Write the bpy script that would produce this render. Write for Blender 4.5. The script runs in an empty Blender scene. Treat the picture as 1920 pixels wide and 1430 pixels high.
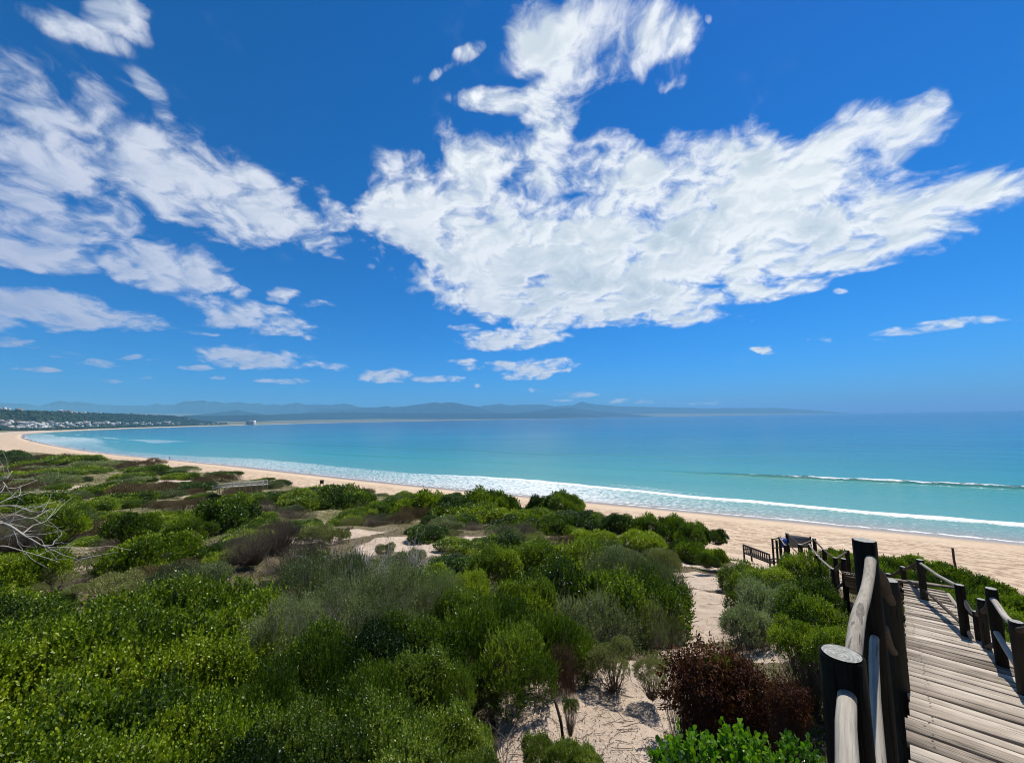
import bpy, math, random
import numpy as np
rng = np.random.default_rng(11)
random.seed(5)
sc = bpy.context.scene
# ------------------------------------------------------------------ camera, sky, sun
F_PX, W_PX = 740.0, 1920.0
EYE = np.array([0.0, 0.0, 20.0])
PITCH, ROLL = math.atan(70.0 / F_PX), math.radians(1.0)
_F = np.array([0, math.cos(PITCH), math.sin(PITCH)])
_R0 = np.array([1.0, 0, 0]); _U0 = np.cross(_R0, _F)
_R = _R0 * math.cos(ROLL) - _U0 * math.sin(ROLL)
_U = _U0 * math.cos(ROLL) + _R0 * math.sin(ROLL)
cam_d = bpy.data.cameras.new('camera'); cam = bpy.data.objects.new('camera', cam_d)
sc.collection.objects.link(cam); sc.camera = cam
cam_d.sensor_width = 36; cam_d.lens = F_PX / W_PX * 36
cam_d.clip_start = 0.05; cam_d.clip_end = 120000
from mathutils import Matrix, Vector
M = Matrix(((_R[0], _U[0], -_F[0], EYE[0]), (_R[1], _U[1], -_F[1], EYE[1]), (_R[2], _U[2], -_F[2], EYE[2]), (0, 0, 0, 1)))
cam.matrix_world = M
def ray(px, py):
    return _F + _R * ((px - 960) / F_PX) - _U * ((py - 715) / F_PX)
def at(px, py, y):
    """point seen at photo pixel px, py at y metres ahead"""
    d = ray(px, py); return EYE + d * (y / d[1])
def at_z(px, py, z):
    d = ray(px, py); return EYE + d * ((z - 20.0) / d[2])
SUN_AZ, SUN_EL = math.radians(46), math.radians(57)
sun_dir = np.array([math.sin(SUN_AZ) * math.cos(SUN_EL), math.cos(SUN_AZ) * math.cos(SUN_EL), math.sin(SUN_EL)])
sl = bpy.data.lights.new('sun', 'SUN'); sl.energy = 5.0; sl.angle = math.radians(0.53); sl.color = (1.0, 0.95, 0.87)
so = bpy.data.objects.new('sun', sl); sc.collection.objects.link(so)
so.rotation_euler = Vector(sun_dir).to_track_quat('Z', 'Y').to_euler()
so.location = (0, 0, 60)
sc.view_settings.view_transform = 'Standard'; sc.view_settings.look = 'None'
sc.view_settings.exposure = 0.12; sc.view_settings.gamma = 1.0
sc.cycles.max_bounces = 6; sc.cycles.diffuse_bounces = 3; sc.cycles.glossy_bounces = 2
sc.cycles.transmission_bounces = 3; sc.cycles.volume_bounces = 1; sc.cycles.transparent_max_bounces = 8
sc.cycles.pixel_filter_type = 'BLACKMAN_HARRIS'; sc.cycles.filter_width = 1.05
sc.cycles.caustics_reflective = False; sc.cycles.caustics_refractive = False

world = bpy.data.worlds.new('World'); sc.world = world; world.use_nodes = True
def nodes_of(nt):
    for n in list(nt.nodes): nt.nodes.remove(n)
    def nd(t, ins=None, **kw):
        n = nt.nodes.new(t)
        for k, v in kw.items(): setattr(n, k, v)
        for k, v in (ins or {}).items():
            s = n.inputs[k]
            if hasattr(v, 'outputs'): nt.links.new(v.outputs[0], s)
            elif isinstance(v, bpy.types.NodeSocket): nt.links.new(v, s)
            else: s.default_value = v
        return n
    return nd
nd = nodes_of(world.node_tree)
def mth(nd, op, a, b=None, c=None, clamp=False):
    ins = {0: a}
    if b is not None: ins[1] = b
    if c is not None: ins[2] = c
    return nd('ShaderNodeMath', ins, operation=op, use_clamp=clamp)
def mixc(nd, f, a, b, mode='MIX', clampf=True):
    n = nd('ShaderNodeMix', None, data_type='RGBA', blend_type=mode, clamp_factor=clampf)
    nt = n.id_data
    for idx, v in ((0, f), (6, a), (7, b)):
        s = n.inputs[idx]
        if hasattr(v, 'outputs'): nt.links.new(v.outputs[2] if v.bl_idname == 'ShaderNodeMix' else v.outputs[0], s)
        elif isinstance(v, bpy.types.NodeSocket): nt.links.new(v, s)
        else: s.default_value = v if idx == 0 else (tuple(v) + (1,) if len(v) == 3 else v)
    return n
def CO(n): return n.outputs[2] if n.bl_idname == 'ShaderNodeMix' else n.outputs[0]
def mapr(nd, v, a, b, c=0.0, d=1.0, it='SMOOTHSTEP'):
    return nd('ShaderNodeMapRange', {0: v, 1: a, 2: b, 3: c, 4: d}, interpolation_type=it)
def noise(nd, vec, scale, detail=4, rough=.5, dist=0.0, w=None, lac=2.0, dim='3D'):
    ins = {'Scale': scale, 'Detail': detail, 'Roughness': rough, 'Distortion': dist, 'Lacunarity': lac}
    if vec is not None: ins['Vector'] = vec
    return nd('ShaderNodeTexNoise', ins, noise_dimensions=dim)

SKY_K = 0.1
sky = nd('ShaderNodeTexSky', sky_type='NISHITA', sun_disc=False, sun_elevation=SUN_EL, sun_rotation=SUN_AZ,
         altitude=3000.0, air_density=1.0, dust_density=1.0, ozone_density=6.0)
# the camera's deep colour rendering of a clear polarised sky: one colour matrix for the sky ahead
def dot3(v): return mth(nd, 'MAXIMUM', nd('ShaderNodeVectorMath', {0: sky, 1: v}, operation='DOT_PRODUCT').outputs['Value'], 0.02)
deep = nd('ShaderNodeCombineXYZ', {0: dot3((.04, .28, -.125)), 1: dot3((-1.30, 1.42, .02)), 2: dot3((2.38, -3.33, 2.26))})
# out-of-view sky, behind and overhead, deliberately dulled to cut the blue fill light
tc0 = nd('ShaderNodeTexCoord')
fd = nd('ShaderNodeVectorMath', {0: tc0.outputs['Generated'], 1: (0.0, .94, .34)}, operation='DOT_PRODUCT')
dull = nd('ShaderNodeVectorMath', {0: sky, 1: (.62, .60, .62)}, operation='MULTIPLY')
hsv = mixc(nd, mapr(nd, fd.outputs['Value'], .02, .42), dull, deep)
# clouds lie on a sheet far overhead: sheet position = direction / height
tc = nd('ShaderNodeTexCoord')
sep = nd('ShaderNodeSeparateXYZ', {0: tc.outputs['Generated']})
zc = mth(nd, 'MAXIMUM', sep.outputs[2], 0.012)
pl = nd('ShaderNodeCombineXYZ', {0: mth(nd, 'DIVIDE', sep.outputs[0], zc), 1: mth(nd, 'DIVIDE', sep.outputs[1], zc)})
zs = mth(nd, 'ADD', mth(nd, 'MAXIMUM', sep.outputs[2], 0.0), 0.30)
ps = nd('ShaderNodeCombineXYZ', {0: mth(nd, 'DIVIDE', sep.outputs[0], zs), 1: mth(nd, 'DIVIDE', sep.outputs[1], zs)})
# warped coordinates make the ragged edges
wn = noise(nd, ps, 5.0, 3, .55, dim='2D')
wv = nd('ShaderNodeVectorMath', {0: wn.outputs['Color'], 1: (.5, .5, .5)}, operation='SUBTRACT')
wl = nd('ShaderNodeVectorMath', {0: pl, 1: (0, 0, 0)}, operation='LENGTH')
wk = nd('ShaderNodeVectorMath', {0: wv, 'Scale': mth(nd, 'MULTIPLY', wl.outputs['Value'], 0.10)}, operation='SCALE')
plw = nd('ShaderNodeVectorMath', {0: pl, 1: wk}, operation='ADD')
plw = nd('ShaderNodeVectorMath', {0: plw, 1: (1, 1, 0)}, operation='MULTIPLY')
H3 = np.array([[1, 0, 0], [0, 1, 0], [0, 0, 1.0]])
P3 = np.stack([_R, -_U, _F])           # direction -> image (x right, y down)
def cloud_ellipse(px, py, rx, ry, ang):
    cx, cy = (px - 960) / F_PX, (py - 715) / F_PX
    a = math.radians(ang); c, s = math.cos(a), math.sin(a)
    A = np.array([[c, s], [-s, c]]); D = np.diag([(F_PX / rx) ** 2, (F_PX / ry) ** 2])
    Q = A.T @ D @ A; ctr = np.array([cx, cy])
    C = np.zeros((3, 3)); C[:2, :2] = Q; C[:2, 2] = C[2, :2] = -Q @ ctr; C[2, 2] = ctr @ Q @ ctr - 1
    G = P3.T @ C @ P3
    Q2 = G[:2, :2]; b = G[:2, 2]; p0 = -np.linalg.solve(Q2, b)
    k = p0 @ Q2 @ p0 - G[2, 2]
    w, v = np.linalg.eigh(Q2 / k)
    if w[0] <= 0: return None
    if np.linalg.det(v) < 0: v[:, 1] *= -1
    return p0, 1 / np.sqrt(w), math.atan2(v[1, 0], v[0, 0])
# x, y, half width, half height, tilt (clockwise), weight
CLOUDS = [
 # big cloud in the middle
 (1000, 460, 300, 130, 6, 1.0), (1260, 420, 300, 130, -8, 1.0), (1090, 530, 290, 72, 8, 1.0), (780, 400, 130, 85, 20, .9),
 (880, 330, 70, 90, -10, .75), (965, 545, 180, 60, 8, .95), (1240, 572, 130, 32, 0, .85), (1450, 330, 240, 90, -14, .95),
 (1620, 410, 270, 75, -10, .9), (1760, 380, 200, 62, -16, .85), (1520, 480, 240, 40, -6, .8), (1640, 270, 190, 66, -26, .7), (1730, 200, 110, 38, -40, .48),
 (1340, 300, 150, 62, -8, .75), (1120, 320, 200, 62, -4, .85), (1560, 240, 90, 42, -30, .55), (950, 300, 120, 55, 0, .6), (1860, 345, 90, 30, -12, .62),
 (705, 365, 50, 45, 30, .6), (1420, 540, 120, 30, -8, .7), (1020, 588, 190, 28, 4, .6), (1805,190,44,10,-25,.45),
 # plume above
 (1010, 70, 70, 85, 20, .66), (1110, 90, 120, 120, 0, .78), (1205, 55, 100, 80, 0, .80), (1060, 170, 95, 60, -30, .72), (930, 192, 85, 28, 0, .62), (1040, 235, 40, 50, 0, .62),
 (835, 132, 36, 14, -20, .46), (785, 140, 16, 22, 0, .4), (880, 95, 40, 14, -45, .42), (770, 305, 44, 22, 20, .42), (1240, 130, 50, 55, 0, .5),
 # left band
 (90, 230, 210, 85, 28, .66), (300, 310, 260, 85, 32, .70), (470, 370, 190, 68, 24, .74), (590, 390, 92, 50, 30, .52), (90, 350, 180, 85, 14, .7), (280, 180, 90, 22, 48, .46),
 (60, 450, 140, 62, 14, .85), (160, 390, 130, 45, 24, .6), (290, 490, 130, 58, 12, .85), (180, 440, 100, 26, 12, .6), (350, 520, 90, 24, 4, .7), (640, 460, 34, 26, 20, .5),
 (60, 20, 160, 32, 22, .52), (200, 10, 100, 36, 10, .6), (230, 40, 60, 28, 30, .45),
 (60, 575, 140, 42, 8, .85), (200, 600, 130, 22, 6, .7), (20, 640, 50, 14, 0, .8), (0, 600, 80, 30, 0, .8),
 (470, 590, 110, 30, 12, .75), (410, 595, 60, 22, 0, .75), (530, 610, 80, 22, 10, .68), (450, 545, 34, 14, 0, .4), (540, 552, 30, 16, 20, .62), (590, 570, 34, 7, 5, .42), (380, 624, 26, 6, 0, .5),
 (470, 672, 100, 22, 4, .8), (560, 684, 50, 10, 0, .75), (628, 688, 26, 10, 0, .55), (90, 662, 52, 8, 5, .5), (190, 679, 50, 8, 3, .52), (265, 671, 28, 7, 0, .5), (310, 675, 18, 5, 0, .5), (370, 690, 38, 6, 0, .6), (66, 690, 32, 7, 0, .55),
 (540, 714, 50, 6, 0, .62), (415, 709, 14, 4, 0, .6), (270, 708, 13, 4, 0, .55), (215, 716, 24, 4, 0, .4),
 # under the big cloud
 (950, 635, 110, 22, -5, .85), (880, 612, 40, 8, 0, .5), (720, 704, 48, 14, 3, .72), (820, 710, 64, 7, 0, .68), (960, 686, 110, 10, 0, .62), (1010, 692, 74, 18, -10, .75), (900, 683, 60, 9, 5, .6),
 (1435, 657, 26, 6, 0, .66), (1760, 610, 130, 12, -8, .62), (1840, 600, 60, 12, -4, .66), (1550, 633, 28, 8, 0, .5), (1640, 640, 30, 5, 0, .4), (1580, 542, 24, 7, -5, .42), (1500, 520, 60, 14, -10, .35), (1410, 602, 14, 4, 0, .45),
 (1083, 739, 34, 8, 0, .65), (998, 732, 26, 4, 0, .6), (892, 724, 11, 4, 0, .55), (840, 734, 8, 2.5, 0, .5), (1180, 752, 60, 6, 0, .42), (1320, 755, 60, 5, 0, .36), (1060,751,40,3.5,0,.5), (380, 756, 26, 5, 0, .6), (1326, 34, 9, 12, 0, .4), (1430, 752, 30, 5, 0, .3),
]
# every cloud mass is an ellipse on the sheet: r2 = aX2+bXY+cY2+dX+eY+f, three at a time in the x, y, z of one vector
spx = nd('ShaderNodeSeparateXYZ', {0: plw})
def tri(a, b):
    m = mth(nd, 'MULTIPLY', a, b) if b is not None else a
    return nd('ShaderNodeCombineXYZ', {0: m, 1: m, 2: m})
SX, SY = spx.outputs[0], spx.outputs[1]
basis = [tri(SX, SX), tri(SX, SY), tri(SY, SY), tri(SX, None), tri(SY, None)]
coefs = []
for c_ in CLOUDS:
    e = cloud_ellipse(*c_[:5])
    if e is None: continue
    p0, r_, th = e
    c2, s2 = math.cos(th), math.sin(th)
    A_ = np.array([[c2, s2], [-s2, c2]]); Q = A_.T @ np.diag(1 / r_ ** 2) @ A_
    l = -2 * Q @ p0
    coefs.append((Q[0, 0], 2 * Q[0, 1], Q[1, 1], l[0], l[1], p0 @ Q @ p0, c_[5]))
while len(coefs) % 3: coefs.append((0, 0, 0, 0, 0, 9, 0))
acc = None
for k_ in range(0, len(coefs), 3):
    g = list(zip(*coefs[k_:k_ + 3]))
    if acc is None: v = nd('ShaderNodeVectorMath', {0: basis[4], 1: g[4], 2: g[5]}, operation='MULTIPLY_ADD')
    else:   # acc * 0 keeps the groups in sequence
        z_ = nd('ShaderNodeVectorMath', {0: acc, 1: (1e-9,) * 3, 2: g[5]}, operation='MULTIPLY_ADD')
        v = nd('ShaderNodeVectorMath', {0: basis[4], 1: g[4], 2: z_}, operation='MULTIPLY_ADD')
    for b_ in range(4):
        v = nd('ShaderNodeVectorMath', {0: basis[b_], 1: g[b_], 2: v}, operation='MULTIPLY_ADD')
    f_ = nd('ShaderNodeMapRange', None, data_type='FLOAT_VECTOR', interpolation_type='SMOOTHSTEP')
    world.node_tree.links.new(v.outputs[0], f_.inputs['Vector'])
    f_.inputs[7].default_value = (1.75,) * 3; f_.inputs[8].default_value = (0.0,) * 3
    f_.inputs[9].default_value = (0.0,) * 3; f_.inputs[10].default_value = g[6]
    acc = f_.outputs['Vector'] if acc is None else nd('ShaderNodeVectorMath', {0: acc, 1: f_.outputs['Vector']}, operation='MAXIMUM')
sac = nd('ShaderNodeSeparateXYZ', {0: acc})
cov = mth(nd, 'SMOOTH_MAX', mth(nd, 'SMOOTH_MAX', sac.outputs[0], sac.outputs[1], 0.12), sac.outputs[2], 0.12)
# billows and wisps: ps is warped twice so the edges curl
wq = noise(nd, ps, 3.2, 3, .6, dim='2D')
wq2 = nd('ShaderNodeVectorMath', {0: wq.outputs['Color'], 1: (.5, .5, .5)}, operation='SUBTRACT')
wq3 = nd('ShaderNodeVectorMath', {0: wq2, 'Scale': .15}, operation='SCALE')
pw = nd('ShaderNodeVectorMath', {0: ps, 1: wq3}, operation='ADD')
def cloud_noise(vec, det):
    a = noise(nd, vec, 8.5, det, .60, 0.0, dim='2D')
    b = nd('ShaderNodeTexVoronoi', {'Vector': vec, 'Scale': 14.0}, feature='F1', voronoi_dimensions='2D')
    b = mth(nd, 'SUBTRACT', .98, b.outputs['Distance'])
    return mth(nd, 'ADD', mth(nd, 'MULTIPLY', a, .89), mth(nd, 'MULTIPLY', b, .11))
n1 = cloud_noise(pw, 7)
sh = nd('ShaderNodeVectorMath', {0: pw, 1: (0.026 * math.sin(SUN_AZ), 0.026 * math.cos(SUN_AZ), 0)}, operation='ADD')
n2 = cloud_noise(sh, 4)
nb = noise(nd, pw, 3.2, 2, .55, dim='2D')
dens = mth(nd, 'ADD', mth(nd, 'MULTIPLY', cov, 1.26), mth(nd, 'MULTIPLY', mth(nd, 'SUBTRACT', n1, .52), 2.5))
dens = mth(nd, 'ADD', dens, mth(nd, 'MULTIPLY', mth(nd, 'SUBTRACT', nb, .5), 1.1))
alpha = mapr(nd, dens, .22, 1.12)
gate = mapr(nd, cov, 0.0, .22)
alpha = mth(nd, 'MULTIPLY', alpha, gate, clamp=True)
lit = mapr(nd, mth(nd, 'SUBTRACT', n1, n2), -.09, .10, 0, 1, 'SMOOTHSTEP')
thick = mapr(nd, dens, .75, 1.5)
sdot = nd('ShaderNodeVectorMath', {0: tc.outputs['Generated'], 1: tuple(sun_dir)}, operation='DOT_PRODUCT')
near = mapr(nd, sdot.outputs['Value'], .0, .75, 0, 1, 'LINEAR')
c_lit = mixc(nd, near, (.42, .47, .67), (1.0, 1.02, 1.04))
c_shd = mixc(nd, near, (.27, .35, .60), (.52, .63, .72))
grey = mth(nd, 'MULTIPLY', thick, mapr(nd, nb, .40, .62, 1.0, .25))
sdw = mth(nd, 'ADD', mth(nd, 'MULTIPLY', grey, .85), mth(nd, 'MULTIPLY', mth(nd, 'SUBTRACT', 1.0, lit), mapr(nd, thick, 0, 1, .55, .26)), clamp=True)
ccol = mixc(nd, sdw, c_lit, c_shd)
ccol = nd('ShaderNodeVectorMath', {0: CO(ccol), 'Scale': 0.94 / SKY_K}, operation='SCALE')
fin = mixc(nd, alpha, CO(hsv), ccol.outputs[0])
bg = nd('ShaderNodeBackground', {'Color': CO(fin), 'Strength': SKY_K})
nd('ShaderNodeOutputWorld', {'Surface': bg})
world.cycles.sampling_method = 'MANUAL'; world.cycles.sample_map_resolution = 1024
# ------------------------------------------------------------------ helpers
def link(o, parent=None):
    sc.collection.objects.link(o)
    if parent is not None: o.parent = parent
    return o
def fast_mesh(name, V, F, mats=(), attrs=None, smooth=False, mat_idx=None):
    """V (n,3); F a list of (m,k) index arrays"""
    me = bpy.data.meshes.new(name); V = np.asarray(V, np.float32)
    if not isinstance(F, list): F = [F]
    F = [np.asarray(f, np.int32) for f in F if len(f)]
    me.vertices.add(len(V)); me.vertices.foreach_set('co', V.ravel())
    nl = sum(f.size for f in F); me.loops.add(nl)
    me.loops.foreach_set('vertex_index', np.concatenate([f.ravel() for f in F]))
    sizes = np.concatenate([np.full(len(f), f.shape[1], np.int32) for f in F])
    me.polygons.add(len(sizes))
    st = np.zeros(len(sizes), np.int32); st[1:] = np.cumsum(sizes)[:-1]
    me.polygons.foreach_set('loop_start', st)
    if smooth is not False: me.polygons.foreach_set('use_smooth', np.ones(len(sizes), bool) if smooth is True else smooth)
    if mat_idx is not None: me.polygons.foreach_set('material_index', np.asarray(mat_idx, np.int32))
    for k, a in (attrs or {}).items():
        a = np.asarray(a, np.float32)
        if a.ndim == 1: me.attributes.new(k, 'FLOAT', 'POINT').data.foreach_set('value', a)
        else: me.attributes.new(k, 'FLOAT_VECTOR', 'POINT').data.foreach_set('vector', a.ravel())
    for m in mats: me.materials.append(m)
    me.update(calc_edges=True)
    return me
def obj(name, me, parent=None, loc=None):
    o = link(bpy.data.objects.new(name, me), parent)
    if loc is not None: o.location = loc
    return o
def empty(name, loc=(0, 0, 0)):
    o = link(bpy.data.objects.new(name, None)); o.location = loc; o.empty_display_size = .2; return o
def tag(o, label=None, cat=None, group=None, kind=None):
    for k, v in (('label', label), ('category', cat), ('group', group), ('kind', kind)):
        if v: o[k] = v
    return o
def copy_tree(o, parent=None):
    c = o.copy(); sc.collection.objects.link(c)
    if parent is not None: c.parent = parent
    for ch in o.children: copy_tree(ch, c)
    return c
# lattice noise
_T = rng.random((256, 256)).astype(np.float64)
def vnoise(x, y):
    x = np.asarray(x, float); y = np.asarray(y, float)
    xi = np.floor(x).astype(int); yi = np.floor(y).astype(int); fx = x - xi; fy = y - yi
    fx = fx * fx * (3 - 2 * fx); fy = fy * fy * (3 - 2 * fy)
    a = _T[xi & 255, yi & 255]; b = _T[(xi + 1) & 255, yi & 255]; c = _T[xi & 255, (yi + 1) & 255]; d = _T[(xi + 1) & 255, (yi + 1) & 255]
    return (a * (1 - fx) + b * fx) * (1 - fy) + (c * (1 - fx) + d * fx) * fy
def fbm(x, y, o=4, g=.5):
    s = 0; a = 1; t = 0
    for i in range(o):
        s = s + a * vnoise(x * 2 ** i + 17.3 * i, y * 2 ** i + 9.1 * i); t += a; a *= g
    return s / t - .5
def sstep(x, a, b):
    t = np.clip((x - a) / (b - a), 0, 1); return t * t * (3 - 2 * t)
def tubes(paths, radii, sides=5, cap=True):
    """paths (n,k,3), radii (n,k) -> V, [F]"""
    P = np.asarray(paths, float); R = np.asarray(radii, float); n, k, _ = P.shape
    T = np.gradient(P, axis=1); T /= np.linalg.norm(T, axis=2, keepdims=True) + 1e-9
    ref = np.where(np.abs(T[:, :, 2:3]) > .9, np.array([1., 0, 0]), np.array([0, 0, 1.]))
    ref = ref[:, :1].repeat(k, 1) if k > 1 else ref
    A = np.cross(T, ref); A /= np.linalg.norm(A, axis=2, keepdims=True) + 1e-9
    B = np.cross(T, A)
    th = np.arange(sides) * 2 * math.pi / sides
    V = P[:, :, None] + R[:, :, None, None] * (A[:, :, None] * np.cos(th)[None, None, :, None] + B[:, :, None] * np.sin(th)[None, None, :, None])
    idx = np.arange(n * k * sides).reshape(n, k, sides); nx = np.roll(idx, -1, 2)
    F = np.stack([idx[:, :-1], nx[:, :-1], nx[:, 1:], idx[:, 1:]], -1).reshape(-1, 4)
    out = [F]
    if cap: out += [idx[:, -1].reshape(-1, sides), idx[:, 0, ::-1].reshape(-1, sides)]
    return V.reshape(-1, 3), out
class MB:
    """collects pieces into one mesh; every piece can carry a tint and a material slot"""
    def __init__(s): s.V = []; s.F = []; s.M = []; s.n = 0; s.A = []
    def add(s, V, F, m=0, tint=.5):
        V = np.asarray(V, float)
        for f in (F if isinstance(F, list) else [F]):
            f = np.asarray(f); s.F.append(f + s.n); s.M.append(np.full(len(f), m))
        s.V.append(V); s.A.append(np.full(len(V), tint)); s.n += len(V)
    def box(s, c, size, ax=None, m=0, tint=.5, jit=0):
        c = np.asarray(c, float); h = np.asarray(size, float) / 2
        ax = np.eye(3) if ax is None else np.asarray(ax, float)
        sg = np.array([[-1, -1, -1], [1, -1, -1], [1, 1, -1], [-1, 1, -1], [-1, -1, 1], [1, -1, 1], [1, 1, 1], [-1, 1, 1]], float)
        V = c + (sg * h) @ ax
        if jit: V = V + rng.normal(0, jit, V.shape)
        s.add(V, np.array([[0, 3, 2, 1], [4, 5, 6, 7], [0, 1, 5, 4], [1, 2, 6, 5], [2, 3, 7, 6], [3, 0, 4, 7]]), m, tint)
    def tube(s, pts, r, sides=10, m=0, tint=.5):
        pts = np.asarray(pts, float); r = np.broadcast_to(np.asarray(r, float), (len(pts),))
        V, F = tubes(pts[None], r[None], sides); s.add(V, F, m, tint)
    def build(s, name, mats, parent=None, loc=(0, 0, 0), smooth=False):
        V = np.concatenate(s.V) - np.asarray(loc)
        by = {}
        for f, m in zip(s.F, s.M): by.setdefault(f.shape[1], []).append((f, m))
        F = [np.concatenate([q[0] for q in v]) for v in by.values()]; Mi = np.concatenate([q[1] for v in by.values() for q in v])
        me = fast_mesh(name, V, F, mats, {'tint': np.concatenate(s.A)}, smooth, Mi)
        o = obj(name, me, parent); o.location = loc
        return o
# ------------------------------------------------------------------ materials
def mat(name):
    m = bpy.data.materials.new(name); m.use_nodes = True
    return m, nodes_of(m.node_tree)
def out(nd, sh): nd('ShaderNodeOutputMaterial', {'Surface': sh})
def bsdf(nd, **kw):
    ins = {k.replace('_', ' '): v for k, v in kw.items()}
    return nd('ShaderNodeBsdfPrincipled', ins)
def ramp(nd, f, stops):
    n = nd('ShaderNodeValToRGB', {0: f}); e = n.color_ramp.elements
    e[0].position, e[0].color = stops[0][0], tuple(stops[0][1]) + (1,)
    e[1].position, e[1].color = stops[-1][0], tuple(stops[-1][1]) + (1,)
    for p, c in stops[1:-1]:
        x = e.new(p); x.color = tuple(c) + (1,)
    return n
def attr(nd, name): return nd('ShaderNodeAttribute', attribute_name=name)
def bump(nd, h, strength=.4, dist=.01): return nd('ShaderNodeBump', {'Height': h, 'Strength': strength, 'Distance': dist})
def simple(name, col, rough=.7, var=.15, scale=8.0, bs=.2, bd=.01):
    m, nd = mat(name)
    n = noise(nd, nd('ShaderNodeTexCoord').outputs['Object'], scale, 5, .6)
    c = ramp(nd, n, [(.25, [x * (1 - var) for x in col]), (.75, [x * (1 + var) for x in col])])
    out(nd, bsdf(nd, Base_Color=c, Roughness=rough, Normal=bump(nd, n, bs, bd))); return m
def leaf_mat(name, dark, mid, light, rough=.42, trans=.22, spec=.32, cell=0.35):
    m, nd = mat(name)
    t = attr(nd, 'tint'); oi = nd('ShaderNodeObjectInfo')
    g = nd('ShaderNodeNewGeometry')
    pn = noise(nd, g.outputs['Position'], cell, 2, .5)
    f = mth(nd, 'ADD', t.outputs['Fac'], mth(nd, 'MULTIPLY', mth(nd, 'SUBTRACT', oi.outputs['Random'], .5), .50))
    f = mth(nd, 'ADD', f, mth(nd, 'MULTIPLY', mth(nd, 'SUBTRACT', pn, .5), 1.1), clamp=True)
    c = ramp(nd, f, [(0.05, dark), (.5, mid), (.97, light)])
    tr = nd('ShaderNodeBsdfTranslucent', {'Color': mixc(nd, 1.0, c, (1.5, 1.8, .4), 'MULTIPLY').outputs[2]})
    p = bsdf(nd, Base_Color=c, Roughness=rough, Specular_IOR_Level=spec)
    out(nd, nd('ShaderNodeMixShader', {0: trans, 1: p, 2: tr})); return m
LEAF = dict(
 broad=leaf_mat('green_leaf', (.010, .026, .002), (.078, .132, .005), (.30, .36, .020)),
 dark=leaf_mat('dark_leaf', (.011, .032, .003), (.064, .115, .006), (.22, .29, .015)),
 upright=leaf_mat('upright_leaf', (.012, .030, .003), (.066, .115, .008), (.26, .32, .04), .35),
 olive=leaf_mat('olive_leaf', (.022, .036, .012), (.085, .115, .038), (.27, .30, .14), .5, .2),
 silver=leaf_mat('silver_leaf', (.10, .12, .06), (.23, .265, .16), (.40, .43, .29), .6, .2),
 red=leaf_mat('withered_leaf', (.030, .009, .008), (.090, .028, .015), (.17, .085, .030), .6, .15, .15),
 big=leaf_mat('waxy_leaf', (.04, .10, .008), (.09, .20, .012), (.18, .31, .02), .28, .3, .6),
 cushion=leaf_mat('cushion_leaf', (.10, .12, .035), (.19, .20, .075), (.30, .31, .13), .7, .15, .2),
 brown=leaf_mat('dry_brown_leaf', (.05, .035, .018), (.10, .07, .035), (.17, .12, .07), .7, .15, .2),
 grey=leaf_mat('grey_twig_leaf', (.05, .038, .026), (.095, .078, .055), (.18, .155, .115), .8, .05, .2),
 yellow=leaf_mat('yellowish_leaf', (.045, .075, .008), (.13, .18, .02), (.27, .32, .05), .4),
)
M_TWIG = simple('twig_bark', (.11, .085, .065), .85, .4, 30)
M_PALE = simple('bleached_branch', (.42, .40, .37), .8, .3, 18)
M_REDT = simple('red_twig', (.08, .035, .025), .8, .4, 30)
# ------------------------------------------------------------------ the lie of the land
SHORE = np.array([(25000, -11500), (600, -240), (160, 12), (118, 37), (78.7, 60.6), (52, 76.6), (28, 91), (5.6, 103.5), (-39.6, 130), (-90, 163), (-154, 204), (-298, 290), (-440, 390), (-612, 514), (-800, 655),
                  (-960, 779), (-1180, 960), (-1420, 1150), (-1560, 1298), (-1800, 1560), (-2050, 1873), (-2716, 2960), (-3185, 4500), (-3330, 5050), (-3360, 5300), (-3900, 7000), (-4380, 9000), (-2500, 12500), (500, 15200),
                  (3676, 16000), (5200, 18500), (25000, 21500)], float)
def smooth_poly(P, it=3):
    for _ in range(it):
        Q = P[:-1] * .75 + P[1:] * .25; R_ = P[:-1] * .25 + P[1:] * .75
        P = np.concatenate([P[:1], np.stack([Q, R_], 1).reshape(-1, 2), P[-1:]])
    return P
SH = smooth_poly(SHORE, 2)
POLY = np.concatenate([SH, [(25000, 26500), (-26500, 26500), (-26500, -26500), (25000, -26500)]])
def shore_dist(x, y):
    """metres inland (+) or out to sea (-) of the waterline"""
    x = np.asarray(x, float).ravel(); y = np.asarray(y, float).ravel()
    best = np.full(len(x), 1e18)
    for a, b in zip(SH[:-1], SH[1:]):
        d = b - a; L2 = d @ d
        t = np.clip(((x - a[0]) * d[0] + (y - a[1]) * d[1]) / L2, 0, 1)
        q = (x - a[0] - t * d[0]) ** 2 + (y - a[1] - t * d[1]) ** 2
        best = np.minimum(best, q)
    ins = np.zeros(len(x), bool); n = len(POLY)
    for i in range(n):
        a, b = POLY[i], POLY[(i + 1) % n]
        c = (a[1] > y) != (b[1] > y)
        with np.errstate(divide='ignore', invalid='ignore'):
            xi = a[0] + (y - a[1]) / (b[1] - a[1] + 1e-12) * (b[0] - a[0])
        ins ^= c & (x < xi)
    return np.sqrt(best) * np.where(ins, 1, -1)
# the walkway: axis runs at 43.5 degrees
E = np.array([math.sin(math.radians(43.5)), math.cos(math.radians(43.5))]); N_ = np.array([E[1], -E[0]])
def st(s, t): return E * s + N_ * t
def deck_z(s):
    s = np.asarray(s, float)
    return 20 - np.where(s < 3.3, 1.75, 1.75 + .03 + .19 * (np.minimum(s, 8.6) - 3.3))
ZL = float(deck_z(9.2))
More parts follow.
